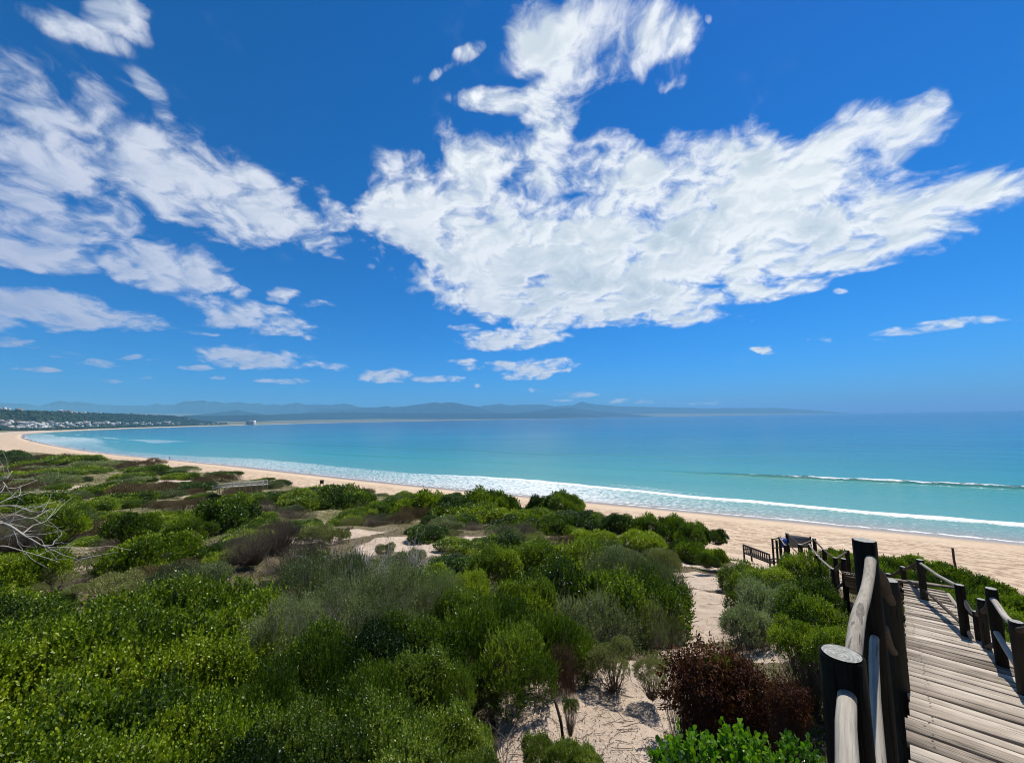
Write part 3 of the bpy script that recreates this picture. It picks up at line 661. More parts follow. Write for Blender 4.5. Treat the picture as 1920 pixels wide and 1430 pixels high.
KINDS_H = [(20, 12, 6, M_WHITE, M_ROOFG, False, 'white house with a grey pitched roof in the far shore village', 'grey roofed white houses of the far village'),
           (24, 13, 6, M_WHITE, M_ROOFW, True, 'white flat roofed house in the far shore village', 'flat roofed white houses of the far village'),
           (18, 12, 6.5, M_CREAM, M_ROOFR, False, 'cream house with a brown pitched roof in the far shore village', 'brown roofed cream houses of the far village'),
           (17, 11, 6, M_PINK, M_ROOFW, False, 'pinkish house with a pale roof in the far shore village', 'pinkish houses of the far village')]
protos = [house_proto(*k[:6]) for k in KINDS_H]; first = [True] * 4
spots = [(rng.uniform(-4, 66), rng.uniform(.12, .46)) for _ in range(34)] + [(rng.uniform(66, 130), rng.uniform(.10, .42)) for _ in range(26)] + [(rng.uniform(130, 205), rng.uniform(.12, .42)) for _ in range(26)] + [(rng.uniform(205, 290), rng.uniform(.18, .42)) for _ in range(18)] + [(rng.uniform(290, 345), rng.uniform(.18, .42)) for _ in range(14)] + [(rng.uniform(345, 420), rng.uniform(.15, .4)) for _ in range(7)]
top = [(36, 1.0), (113, .97), (120, 1.0), (130, .96), (141, .95), (153, .93), (158, .96), (185, .96), (247, 1.0), (255, .98), (262, 1.0), (272, .96), (282, .98), (290, .97), (352, .75), (3, .99), (12, .98)]
for n_, (px, t) in enumerate(spots + top):
    k = rng.choice(4, p=[.36, .34, .18, .12]); ontop = n_ >= len(spots)
    o = protos[k] if first[k] else copy_tree(protos[k]); first[k] = False
    p = hill_pt(px, t); o.location = tuple(p + np.array([0, 0, 4.5 if ontop else 1.0])); o.rotation_euler = (0, 0, math.atan2(-p[0], p[1]) + rng.uniform(-.5, .5))
    s = rng.uniform(.9, 1.5); o.scale = (s, s, s * rng.uniform(.9, 1.35))
    tag(o, KINDS_H[k][6] if not ontop else KINDS_H[k][6].replace('in the far shore village', 'on top of the far wooded ridge'), 'house', KINDS_H[k][7] if not ontop else KINDS_H[k][7].replace('of the far village', 'on the far ridge'))
# hotel on the point
p0, p1 = at(461, 796.2, 5000), at(478.5, 795.8, 5000)
cx, w_ = (p0[0] + p1[0]) / 2, p1[0] - p0[0]
t = empty('hotel', (cx, 5000, 0)); tag(t, 'grey hotel block with a white end wall standing alone on the far point', 'hotel')
b = MB(); b.box((-4, 0, 27), (w_ * .8, 34, 50)); b.build('wall', [M_CREAM], t)
b = MB(); b.box((w_ * .40, 0, 29), (w_ * .10, 38, 56)); b.build('end_wall', [M_WHITE], t)
b = MB(); b.box((-4, 0, 53.2), (w_ * .82, 36, 2.4)); b.build('roof', [M_ROOFW], t)
b = MB(); b.box((0, -4, 4), (w_ * 1.25, 60, 10)); b.build('podium', [M_CREAM], t)
for k in range(7):
    b = MB(); b.box((-4, -17.3, 12 + k * 6), (w_ * .74, .8, 3.2)); b.build('window', [M_GLASS], t)
# ------------------------------------------------------------------ people on the beach
def on_ground(px, py):
    d = ray(px, py); lo, hi = 2.0, 3000.0
    ts = np.exp(np.linspace(math.log(15), math.log(3000), 1500))
    Pp = EYE + d[None] * ts[:, None]; g = ground_z(Pp[:, 0], Pp[:, 1]); g = np.maximum(g, 0)
    k = np.argmax(Pp[:, 2] < g); return np.array([Pp[k, 0], Pp[k, 1], g[k]])
def skin(name, verts, edges, radii, m, parent=None, sub=1):
    me = bpy.data.meshes.new(name); me.from_pydata(verts, edges, []); me.materials.append(m)
    o = obj(name, me, parent)
    md = o.modifiers.new('skin', 'SKIN'); lay = me.skin_vertices[0] if me.skin_vertices else None
    if lay is None:
        bpy.context.view_layer.objects.active = o
    for i_, r in enumerate(radii): me.skin_vertices[0].data[i_].radius = (r, r)
    me.skin_vertices[0].data[0].use_root = True
    o.modifiers.new('sub', 'SUBSURF').levels = sub; o.modifiers['sub'].render_levels = sub
    md.use_smooth_shade = True
    return o
M_SKIN = simple('skin', (.36, .20, .13), .6, .1, 20); M_SKIN2 = simple('tanned_skin', (.22, .12, .08), .6, .1, 20)
M_HAIR = simple('hair', (.03, .02, .015), .6, .2, 20)
CL = [simple('dark_clothing', (.03, .035, .05), .9), simple('blue_clothing', (.05, .10, .22), .9), simple('pale_clothing', (.5, .48, .44), .9), simple('red_clothing', (.30, .06, .05), .9)]
def person(p, rz, stride, label, cl, top, mskin, crouch=0.0):
    h = crouch * .38
    V = [(0, 0, .95 - h), (0, 0, 1.18 - h), (0, .01, 1.40 - h), (0, .02, 1.52 - h), (0, .02, 1.60 - h), (0, .03, 1.73 - h),
         (.17, 0, 1.42 - h), (.21, .04 + stride * .3, 1.14 - h), (.20, .12 + stride * .5, .90 - h), (.20, .15 + stride * .5, .82 - h),
         (-.17, 0, 1.42 - h), (-.21, .04 - stride * .3, 1.14 - h), (-.20, .12 - stride * .5, .90 - h), (-.20, .15 - stride * .5, .82 - h),
         (.10, -stride * .1 + crouch * .1, .88 - h), (.11, -stride * .45 + crouch * .35, .48 - h * .4), (.11, -stride - .03, .08), (.12, -stride + .16, .04),
         (-.10, stride * .1 + crouch * .1, .88 - h), (-.11, stride * .55 + crouch * .35, .48 - h * .4), (-.11, stride - .03, .08), (-.12, stride + .16, .04)]
    Ed = [(0, 1), (1, 2), (2, 3), (3, 4), (4, 5), (2, 6), (6, 7), (7, 8), (8, 9), (2, 10), (10, 11), (11, 12), (12, 13), (0, 14), (14, 15), (15, 16), (16, 17), (0, 18), (18, 19), (19, 20), (20, 21)]
    Rr = [.15, .14, .16, .065, .10, .075, .07, .05, .036, .03, .07, .05, .036, .03, .10, .065, .045, .035, .10, .065, .045, .035]
    o = skin('person', V, Ed, Rr, mskin)
    tag(o, label, 'person')
    skin('shorts', [(0, 0, 1.0 - h), (.10, -stride * .1 + crouch * .1, .86 - h), (.112, -stride * .36 + crouch * .3, .58 - h * .5), (-.10, stride * .1 + crouch * .1, .86 - h), (-.112, stride * .46 + crouch * .3, .58 - h * .5)], [(0, 1), (1, 2), (0, 3), (3, 4)], [.17, .12, .095, .12, .095], cl, o)
    if top: skin('shirt', [(0, 0, 1.0 - h), (0, 0, 1.2 - h), (0, .01, 1.42 - h), (.17, 0, 1.44 - h), (.20, .02, 1.26 - h), (-.17, 0, 1.44 - h), (-.20, .02, 1.26 - h)], [(0, 1), (1, 2), (2, 3), (3, 4), (2, 5), (5, 6)], [.17, .155, .175, .085, .07, .085, .07], top, o)
    skin('hair', [(0, -.01, 1.66 - h), (0, 0, 1.76 - h)], [(0, 1)], [.105, .085], M_HAIR, o)
    o.location = p; o.rotation_euler = (0, 0, rz); return o
PPL = [(318, 861.5, 1.2, .05, 'person in dark clothes standing upright on the wet sand, tallest of those by the surf', CL[0], CL[0], M_SKIN2, 0),
       (290, 861.5, -1.0, .22, 'person in pale clothes walking on the sand towards the one in dark clothes', CL[1], CL[2], M_SKIN, 0),
       (348.5, 861.8, -.4, .1, 'person in red bending at the edge of the white foam', CL[3], CL[3], M_SKIN, .9),
       (156, 843.6, .6, .08, 'person in dark clothes standing by the foam on the far curve of beach', CL[0], CL[0], M_SKIN2, 0),
       (151, 843.9, 1.6, .05, 'person in pale clothes crouching beside a standing person far along the beach', CL[2], CL[2], M_SKIN, 1.0),
       (54.5, 829.8, 1.4, .2, 'walker in blue at the rear of three on the distant sand', CL[1], CL[1], M_SKIN, 0),
       (58.2, 829.4, 1.5, .25, 'walker in red in the middle of three on the distant sand', CL[0], CL[3], M_SKIN2, 0),
       (62, 829.2, 1.3, .2, 'walker in dark clothes at the front of three on the distant sand', CL[0], CL[0], M_SKIN, 0)]
for px, py, rz, stv, lb, c1, c2, ms, cr in PPL: person(on_ground(px, py), rz, stv, lb, c1, c2, ms, cr)
# ------------------------------------------------------------------ weathered timber
def wood_mat(name, dark, mid, light, rough=.8, green=None, cracks=.6, gs=1.0, spec=.12):
    m, nd = mat(name)
    g = attr(nd, 'gc'); t = attr(nd, 'tint')
    v = nd('ShaderNodeVectorMath', {0: g.outputs['Vector'], 1: (4.5 * gs, 130 * gs, 130 * gs)}, operation='MULTIPLY')
    n1 = noise(nd, v, 1.0, 6, .62, .4)
    v2 = nd('ShaderNodeVectorMath', {0: g.outputs['Vector'], 1: (1.4 * gs, 42 * gs, 42 * gs)}, operation='MULTIPLY')
    n2 = noise(nd, v2, 1.0, 4, .55, 1.2)
    n3 = noise(nd, g.outputs['Vector'], 3.0, 4, .6)
    f = mth(nd, 'ADD', mth(nd, 'MULTIPLY', n1, .62), mth(nd, 'MULTIPLY', n3, .38))
    f = mth(nd, 'ADD', f, mth(nd, 'MULTIPLY', mth(nd, 'SUBTRACT', t.outputs['Fac'], .5), .30))
    c = ramp(nd, f, [(.28, dark), (.52, mid), (.74, light)])
    if green: c = mixc(nd, mapr(nd, n3, .5, .72, 0, .6), c, green)
    ck = mapr(nd, n2, .615, .65)
    c = mixc(nd, mth(nd, 'MULTIPLY', ck, cracks), c, [x * .22 for x in dark])
    # knots
    kv = nd('ShaderNodeVectorMath', {0: g.outputs['Vector'], 1: (3.2, 13, 13)}, operation='MULTIPLY')
    kn = nd('ShaderNodeTexVoronoi', {'Vector': kv, 'Scale': 1.0, 'Randomness': 1.0})
    c = mixc(nd, mth(nd, 'MULTIPLY', mapr(nd, kn.outputs['Distance'], .10, .05), cracks), c, [x * .35 for x in dark])
    h = mth(nd, 'SUBTRACT', n1, mth(nd, 'MULTIPLY', ck, .9))
    out(nd, bsdf(nd, Base_Color=CO(c), Roughness=rough, Specular_IOR_Level=spec, Normal=bump(nd, h, .6, .006))); return m
M_PLANK = wood_mat('weathered_plank', (.12, .092, .066), (.38, .32, .25), (.62, .54, .44), .8)
M_RAIL = wood_mat('silvered_pole', (.18, .15, .115), (.35, .315, .26), (.50, .46, .395), .8, None, .55)
M_POST = wood_mat('dark_tarred_post', (.010, .008, .006), (.026, .021, .015), (.06, .048, .034), .8, (.030, .034, .014), .8)
M_BROWN = wood_mat('brown_pole', (.035, .024, .017), (.075, .055, .040), (.15, .12, .095), .8, None, .7)
m, nd = mat('post_end_grain')
oc = nd('ShaderNodeTexCoord').outputs['Object']
so_ = nd('ShaderNodeSeparateXYZ', {0: oc}); fl = nd('ShaderNodeCombineXYZ', {0: so_.outputs[0], 1: so_.outputs[1], 2: 0.0})
wr = nd('ShaderNodeVectorMath', {0: noise(nd, fl, 26, 3, .6).outputs['Color'], 'Scale': .016}, operation='SCALE')
rl = nd('ShaderNodeVectorMath', {0: nd('ShaderNodeVectorMath', {0: fl, 1: wr}, operation='ADD')}, operation='LENGTH')
wv_ = mth(nd, 'SINE', mth(nd, 'MULTIPLY', rl.outputs['Value'], 950.0))
an = mth(nd, 'ARCTAN2', so_.outputs[1], so_.outputs[0])
cr_ = noise(nd, nd('ShaderNodeCombineXYZ', {0: mth(nd, 'MULTIPLY', an, 2.4), 1: mth(nd, 'MULTIPLY', rl.outputs['Value'], 6.0), 2: 0.0}), 1.6, 3, .5)
ckm = mapr(nd, cr_, .66, .70)
f = mth(nd, 'ADD', mth(nd, 'MULTIPLY', wv_, .10), noise(nd, fl, 60, 4, .6))
c = mixc(nd, ckm, ramp(nd, f, [(.3, (.16, .16, .14)), (.55, (.32, .32, .29)), (.8, (.46, .46, .42))]), (.03, .03, .025))
out(nd, bsdf(nd, Base_Color=c.outputs[2], Roughness=.85, Normal=bump(nd, mth(nd, 'SUBTRACT', f, ckm), .5, .004))); M_END = m

def pole_mesh(name, pts, r, m, cap_m, sides=22, wob=.05, bend=0.0, twist=0.0, taper=.0, steps=14):
    """a round pole along pts: knobbly sides, slightly worn ends"""
    pts = np.asarray(pts, float)
    seg = np.linalg.norm(np.diff(pts, axis=0), axis=1); L = np.concatenate([[0], np.cumsum(seg)])
    u = np.linspace(0, L[-1], steps); C = np.stack([np.interp(u, L, pts[:, k]) for k in range(3)], 1)
    for _ in range(2 if len(pts) > 2 else 0): C[1:-1] = C[:-2] * .25 + C[1:-1] * .5 + C[2:] * .25
    T = np.gradient(C, axis=0); T /= np.linalg.norm(T, axis=1, keepdims=True)
    ref = np.array([1., 0, 0]) if abs(T[0, 2]) > .8 else np.array([0, 0, 1.])
    A = np.cross(T, ref); A /= np.linalg.norm(A, axis=1, keepdims=True); B = np.cross(T, A)
    ph = rng.uniform(0, 99); th = np.arange(sides) / sides * 2 * math.pi
    if bend: C = C + A * (fbm(u * 1.6 + ph, u * 0, 2) * bend)[:, None] * 2 * np.sin(np.pi * np.clip(u / L[-1], 0, 1))[:, None] ** .5
    rad = r * (1 - taper * u / L[-1])[:, None] * (1 + wob * 2 * fbm(np.cos(th)[None] * 1.3 + ph, np.sin(th)[None] * 1.3 + u[:, None] * 5, 3) + wob * 2 * fbm(u * 3 + ph, u * 0, 2)[:, None])
    V = C[:, None] + rad[:, :, None] * (A[:, None] * np.cos(th)[None, :, None] + B[:, None] * np.sin(th)[None, :, None])
    # worn rim: pull the end ring in and add a rim ring
    rim0 = C[0] + (V[0] - C[0]) * .86 - T[0] * r * .06; rim1 = C[-1] + (V[-1] - C[-1]) * .86 + T[-1] * r * .06
    V = np.concatenate([rim0[None], V, rim1[None]]); k = len(V)
    i = np.arange(k * sides).reshape(k, sides); j = np.roll(i, -1, 1)
    F = np.stack([i[:-1], i[1:], j[1:], j[:-1]], -1).reshape(-1, 4)
    ul = np.concatenate([[u[0]], u, [u[-1]]])
    gc = np.stack([np.repeat(ul[:, None], sides, 1) + ph, r * np.cos(th + 0)[None] + 0 * ul[:, None] + ph, r * np.sin(th)[None] + twist * r * ul[:, None]], -1)
    caps = np.concatenate([i[-1][None, :], i[0][None, ::-1]])
    me = fast_mesh(name, V.reshape(-1, 3), [F[:, ::-1], caps[:, ::-1]], [m, cap_m], {'gc': gc.reshape(-1, 3), 'tint': np.full(V.shape[0] * sides, rng.random())}, np.r_[np.ones(len(F), bool), np.zeros(2, bool)], np.r_[np.zeros(len(F), int), np.ones(2, int)])
    return me
def pole(name, pts, r, m, parent, cap=None, **kw):
    pts = np.asarray(pts, float); base = pts[0].copy()
    me = pole_mesh(name, pts - base, r, m, cap or m, **kw)
    return obj(name, me, parent, tuple(base))
def post(x, y, z0, z1, r, parent, lean=(0, 0), sides=22, tilt_cap=0.0):
    me = pole_mesh('post', [(0, 0, 0), (lean[0] * .5, lean[1] * .5, (z1 - z0) * .5), (lean[0], lean[1], z1 - z0)], r, M_POST, M_END, sides=sides, wob=.035)
    return obj('post', me, parent, (x, y, z0))
bw_root = empty('boardwalk', (0, 0, 0))
tag(bw_root, 'weathered timber boardwalk with dark posts and bleached pole rails going down to the beach', 'boardwalk')
M_NAIL = simple('rusty_nail', (.05, .03, .02), .7)
def board_set(name, boards, m, parent, nails=False):
    """boards: (left xyz, right xyz, width, thickness, along dir)"""
    Vs, Fs, Gs, Ts = [], [], [], []; n = 0
    prof = np.array([(-.5, -.5), (-.5, .30), (-.44, .5), (.44, .5), (.5, .30), (.5, -.5)])
    for (a, b, w, th, e) in boards:
        a, b, e = np.asarray(a, float), np.asarray(b, float), np.asarray(e, float)
        ph = rng.uniform(0, 80); tn = rng.random(); K = 7
        up = np.cross(e, (b - a) / np.linalg.norm(b - a)); up /= np.linalg.norm(up); up *= np.sign(up[2])
        up = up + e * rng.normal(0, .012); bow = rng.normal(0, .003)
        for k in range(K):
            t = k / (K - 1); c = a + (b - a) * t + up * (bow * math.sin(math.pi * t) * 2 + rng.normal(0, .0006))
            ww = w * (1 + rng.normal(0, .008))
            Vs.append(c + prof[:, :1] * e * ww + prof[:, 1:] * up * th)
            Gs.append(np.stack([np.full(6, t * np.linalg.norm(b - a) + ph), prof[:, 0] * w + ph * .37, prof[:, 1] * th], 1)); Ts.append(np.full(6, tn))
        i = np.arange(K * 6).reshape(K, 6) + n; j = np.roll(i, -1, 1)
        Fs.append(np.stack([i[:-1], i[1:], j[1:], j[:-1]], -1).reshape(-1, 4)); Fs.append(i[0][None, ::-1]); Fs.append(i[-1][None]); n += K * 6
    V = np.concatenate(Vs); q = [f for f in Fs if f.shape[1] == 4]; h = [f for f in Fs if f.shape[1] == 6]
    NV, NF = [], []
    if nails:
        for (a, b, w, th, e) in boards:
            a, b, e = np.asarray(a, float), np.asarray(b, float), np.asarray(e, float); u_ = (b - a) / np.linalg.norm(b - a); up = np.cross(e, u_); up *= np.sign(up[2])
            for f in (.07, .5, .93):
                for sgn in (-1, 1):
                    c = a + (b - a) * (f + rng.normal(0, .004)) + e * (sgn * w * .27 + rng.normal(0, .004)) + up * (th / 2 + .0015); an = np.arange(7) / 7 * 6.283
                    NF.append(len(V) + len(NV) * 7 + np.arange(7)); NV.append(c + .0055 * (np.cos(an)[:, None] * u_ + np.sin(an)[:, None] * e))
        V = np.concatenate([V] + NV); Gs.append(np.zeros((len(NV) * 7, 3))); Ts.append(np.zeros(len(NV) * 7))
    qq, hh = np.concatenate(q)[:, ::-1], np.concatenate(h)[:, ::-1]; nf = np.array(NF).reshape(-1, 7) if NF else np.zeros((0, 7), int)
    me = fast_mesh(name, V, [qq, hh, nf], [m, M_NAIL], {'gc': np.concatenate(Gs), 'tint': np.concatenate(Ts)}, False, np.r_[np.zeros(len(qq) + len(hh), int), np.ones(len(nf), int)])
    return obj(name, me, parent)
E3 = np.array([E[0], E[1], 0])
def P3d(s, t, dz=0.0): p = st(s, t); return np.array([p[0], p[1], float(deck_z(s)) + dz])
# near and middle decks
def right_edge(s): return 1.30 if s < 5.72 else (.86 if s < 6.72 else float(np.interp(s, [6.72, 9.3], [.66, .40])))
near_b, ramp_b = [], []; s_ = -1.4
while s_ < 9.25:
    w = rng.uniform(.098, .122)
    gap = .015 if not (3.09 < s_ < 3.22) else .042
    l = -.03 if s_ < 3.3 else -.02
    sl = (-.19 if s_ > 3.3 else 0); e = np.array([E[0], E[1], sl]); e /= np.linalg.norm(e)
    a = P3d(s_ + w / 2, l - .03 + rng.normal(0, .006), -.014); b = P3d(s_ + w / 2, right_edge(s_ + w / 2) + rng.normal(0, .008), -.014)
    sk = (st(0, 1) - st(0, 0)); a[:2] += E * 0; b[:2] += E * .05 * (b[:2] - a[:2]) @ N_
    (near_b if s_ < 3.3 else ramp_b).append((a, b, w, .032, e)); s_ += w + gap
board_set('deck', near_b, M_PLANK, bw_root, True); board_set('deck', ramp_b, M_PLANK, bw_root, True)
# bearers under the boards
for t in (.06, .52, .98):
    b = MB()
    pts_ = [P3d(s, t if t < .5 or s < 6.6 else t * .45, -.115) for s in np.linspace(-1.4, 9.2, 30)]
    b.tube(pts_, .055, 4); o = b.build('bearer', [M_POST], bw_root)
b = MB(); ed = [P3d(s, right_edge(s) + .035, -.02) for s in (6.75, 7.4, 8.1, 8.8, 9.2)]; b.tube(ed, .03, 5); b.build('edge_pole', [M_RAIL], bw_root)
# lower legs
LG = np.array(LEGS)
def leg_path(u):
    k = np.arange(len(LG)); return np.array([np.interp(u, k, LG[:, i]) for i in range(4)])
cum = [0.0]
for a, b in zip(LG[:-1], LG[1:]): cum.append(cum[-1] + np.linalg.norm((b - a)[:3]))
lower, q = [], 0.05
while q < cum[-1] - .02:
    u = np.interp(q, cum, np.arange(len(LG))); p = leg_path(u); p2 = leg_path(min(u + .15, len(LG) - 1)); p1 = leg_path(max(u - .15, 0))
    e = (p2 - p1)[:3]; e /= np.linalg.norm(e); h = np.array([e[1], -e[0], 0]); h /= np.linalg.norm(h)
    lower.append((p[:3] - h * p[3] + rng.normal(0, .006), p[:3] + h * p[3] + rng.normal(0, .006), .115, .03, e)); q += .13
board_set('landing', lower, M_PLANK, bw_root)
bs2 = np.array([(13.9, 19.8, 12.9)] + BEACH_STEPS, float)
bs2[1:, 2] = np.array([float(ground_z(np.array([x]), np.array([y]))[0]) + .35 for x, y, _ in BEACH_STEPS])
steps_b = []
for a, b in zip(bs2[:-1], bs2[1:]):
    L = np.linalg.norm(b - a); d = (b - a) / L; h = np.array([d[1], -d[0], 0]); h /= np.linalg.norm(h); eh = np.array([d[0], d[1], 0]) / np.linalg.norm(d[:2])
    for k in range(int(L / .34)):
        c = a + d * (k * .34 + .3); steps_b.append((c - h * .6, c + h * .6, .27, .04, eh))
board_set('stairs', steps_b, M_PLANK, bw_root)
for sgn in (-1, 1):
    b = MB(); hh = np.array([.83, -.55, 0]) * .62 * sgn; b.tube([p + hh - (0, 0, .08) for p in bs2], .05, 5); b.build('stringer', [M_BROWN], bw_root)
# left-hand posts near the viewer
def near_post(px, py, y, w_px, zb):
    p = at(px, py, y); return p, post(p[0], p[1], zb, p[2], w_px / 2 * p[1] / F_PX * math.cos(math.radians(38)) * 1.0, bw_root, sides=30)
# px, py of the top, distance, width in px, foot height
pA, _ = near_post(1578, 1226, .95, 84, 17.2)
pB, _ = near_post(1620, 1013, 1.68, 44, 16.9)
pC, _ = near_post(1668, 1088, 2.92, 31, 17.3)
r_ = .026
pole('handrail', [pA - (.02, .03, .07), at(1583, 1360, .80), at(1580, 1430, .72), (.20, .22, 19.33), (-.35, -.4, 19.40)], .0165, M_RAIL, bw_root, sides=18, wob=.05)
pole('handrail', [at(1598, 1262, 1.0), at(1600, 1215, 1.05), at(1608, 1160, 1.16), at(1622, 1118, 1.30), at(1630, 1080, 1.48), at(1632, 1047, 1.64), at(1634, 1044, 1.70)], .0165, M_RAIL, bw_root, sides=18, wob=.09, twist=9, steps=18)
pole('midrail', [(-.3, -.35, 19.08), pA - (-.045, .02, .42), at(1634, 1260, 1.32), at(1640, 1185, 1.62), pB - (0, 0, .39) + (.05, .05, 0)], .0135, M_RAIL, bw_root, sides=16, wob=.07)
pole('handrail', [pB + (.02, .02, -.09), at(1655, 1085, 2.0), at(1662, 1110, 2.4), at(1671, 1128, 2.86)], .024, M_BROWN, bw_root, sides=16, wob=.06, twist=5)
pole('midrail', [pB + (.03, .03, -.42), at(1655, 1170, 2.1), at(1668, 1212, 2.72), at(1676, 1222, 2.85)], .022, M_BROWN, bw_root, sides=16, wob=.06)
pole('handrail', [pC + (0, 0, -.12), at(1690, 1150, 3.8), at(1676, 1130, 5.0)], .026, M_BROWN, bw_root, wob=.06)
# right-hand posts: pixel top, pixel foot, width px, distance
def rpost(tx, ty, bx, by, w, y, parent=bw_root):
    foot = at(bx, by, y); d = ray(tx, ty); topz = (EYE + d * (foot[1] / d[1]))
    lean = (topz[0] - foot[0], 0)
    post(foot[0], foot[1], foot[2] - .5, topz[2], w / 2 * foot[1] / F_PX * .86, parent, lean=(lean[0] * .7, 0), sides=16)
    return np.array([foot[0] + lean[0] * .7, foot[1], topz[2]])
qa = rpost(1855, 1103, 1883, 1246, 19, 3.62); qb = rpost(1798, 1096, 1812, 1190, 15, 4.46); qc = rpost(1724, 1049, 1734, 1119, 12, 6.2)
qg = rpost(1830, 1146, 1836, 1200, 11, 4.35); qh = rpost(1839, 1123, 1850, 1205, 13, 4.1); qk = rpost(1905, 1165, 1920, 1275, 23, 3.05)
qd = rpost(1692, 1062, 1699, 1108, 9, 7.3); qe = rpost(1665, 1075, 1669, 1110, 9, 7.6)
qm = rpost(1950, 1150, 1975, 1300, 24, 2.7)
up = np.array([0, 0, 1.0])
for a, b, r, mm, dz in [(qc, qb, .020, M_RAIL, -.05), (qb, qg, .021, M_RAIL, -.10), (qa, qk, .022, M_RAIL, -.08), (qk, qm, .020, M_BROWN, -.06), (qh, qa, .02, M_BROWN, -.12), (qg, qh, .018, M_BROWN, -.04),
                        (qd, qc, .022, M_BROWN, -.05), (qe, qd, .022, M_BROWN, -.05)]:
    mid = (a + b) / 2 + up * (dz - .012); pole('handrail', [a + up * dz, mid, b + up * (dz * .5)], r, mm, bw_root, sides=12, wob=.06, bend=.01)
for a, b, r, mm, dz in [(qc, qb, .018, M_BROWN, -.42), (qb, qg, .02, M_RAIL, -.42), (qa, qk, .021, M_RAIL, -.36), (qd, qc, .020, M_BROWN, -.38), (qh, qa, .02, M_BROWN, -.45), (qe, qd, .02, M_BROWN, -.38)]:
    pole('midrail', [a + up * dz, (a + b) / 2 + up * dz, b + up * dz], r, mm, bw_root, sides=10, wob=.06, bend=.01)
# posts along the lower leg: pixel top, pixel foot, width, distance
L1 = [rpost(1582, 1047, 1586, 1111, 10, 9.4), rpost(1563, 1066, 1567, 1111, 10, 9.9), rpost(1533, 1041, 1540, 1092, 9, 12.0), rpost(1518, 1020, 1521, 1050, 7, 15.2), rpost(1500, 1020, 1502, 1046, 9, 16.8), rpost(1472, 1021, 1474, 1046, 6, 17.8)]
L2 = [rpost(1588, 1031, 1591, 1062, 8, 12.0), rpost(1566, 1045, 1568, 1064, 8, 11.4), rpost(1545, 1029, 1548, 1060, 8, 13.4), rpost(1526, 1009, 1530, 1042, 7, 17.0)]
L3 = [rpost(1448, 1009, 1450, 1040, 4, 21.5), rpost(1456, 1012, 1458, 1046, 4.5, 20.5), rpost(1462, 1006, 1465, 1050, 5.5, 19.6), rpost(1475, 999, 1478, 1030, 5.5, 20.3)]
for a, b, mm in [(L1[0], L1[1], M_BROWN), (L1[1], L1[2], M_RAIL), (L1[2], L1[3], M_RAIL), (L1[3], L1[4], M_BROWN), (L2[0], L2[1], M_BROWN), (L2[1], L2[2], M_BROWN), (L2[2], L2[3], M_BROWN), (L1[4], L2[3], M_PLANK),
                 (L3[0], L3[2], M_BROWN), (L3[2], L1[5], M_RAIL), (L3[3], L1[4], M_BROWN)]:
    pole('handrail', [a - up * .04, (a + b) / 2 - up * .05, b - up * .04], .028, mm, bw_root, sides=8, wob=.05)
for a, b in [(L1[0], L1[1]), (L1[1], L1[2]), (L3[3], L1[4]), (L2[2], L2[3]), (L1[2], L1[3]), (L3[0], L3[2])]:
    pole('midrail', [a - up * .48, (a + b) / 2 - up * .49, b - up * .48], .024, M_BROWN, bw_root, sides=8, wob=.05)
# grey board on the landing rail
a, b = at(1477, 1002, 21.3), at(1518, 1007, 20.4)
a2, b2 = at(1478, 1026, 21.3), at(1517, 1027, 20.4)
bx_ = MB(); nrm = np.cross(b - a, a2 - a); nrm /= np.linalg.norm(nrm); h = .02
V = [a, b, b2, a2, a + nrm * h, b + nrm * h, b2 + nrm * h, a2 + nrm * h]
m_board = simple('greyed_board', (.20, .185, .17), .8, .12, 3, .1)
t = empty('notice_board', tuple((a2 + b2) / 2)); tag(t, 'plain grey board fixed upright beside the boardwalk landing, its back to the dunes', 'board')
bx_.add(V, np.array([[0, 1, 2, 3], [4, 7, 6, 5], [0, 4, 5, 1], [1, 5, 6, 2], [2, 6, 7, 3], [3, 7, 4, 0]])); bx_.build('panel', [m_board], t, tuple((a2 + b2) / 2)).location = (0, 0, 0)
for p_, q_ in ((a, a2), (b, b2)):
    o = pole('leg', [p_ + (0, 0, .03) + nrm * .06, q_ - (0, 0, 1.0) + nrm * .06], .035, M_BROWN, t, sides=8); o.location = Vector(o.location) - t.location
# blue bin hanging by the tall post
c = at(1468.5, 1016.5, 20.0); t = empty('litter_bin', tuple(c)); tag(t, 'bright blue litter bin hanging between the dark posts of the boardwalk landing', 'bin')
m_blue = simple('blue_plastic', (.01, .07, .42), .35, .1, 6, .05); b = MB()
prof = [(.0, -.22), (.12, -.22), (.145, -.10), (.165, .12), (.175, .17), (.16, .17), (.15, .13), (.0, .12)]
th = np.arange(20) / 20 * 2 * math.pi; V = np.array([[r * math.cos(a), r * math.sin(a), z] for r, z in prof for a in th]); i = np.arange(len(prof) * 20).reshape(-1, 20); j = np.roll(i, -1, 1)
b.add(V, np.stack([i[:-1], j[:-1], j[1:], i[1:]], -1).reshape(-1, 4)); b.build('bucket', [m_blue], t, smooth=True)
b = MB(); b.tube([(-.17, 0, .15), (-.12, 0, .30), (0, 0, .36), (.12, 0, .30), (.17, 0, .15)], .008, 6); b.build('handle', [m_board], t)
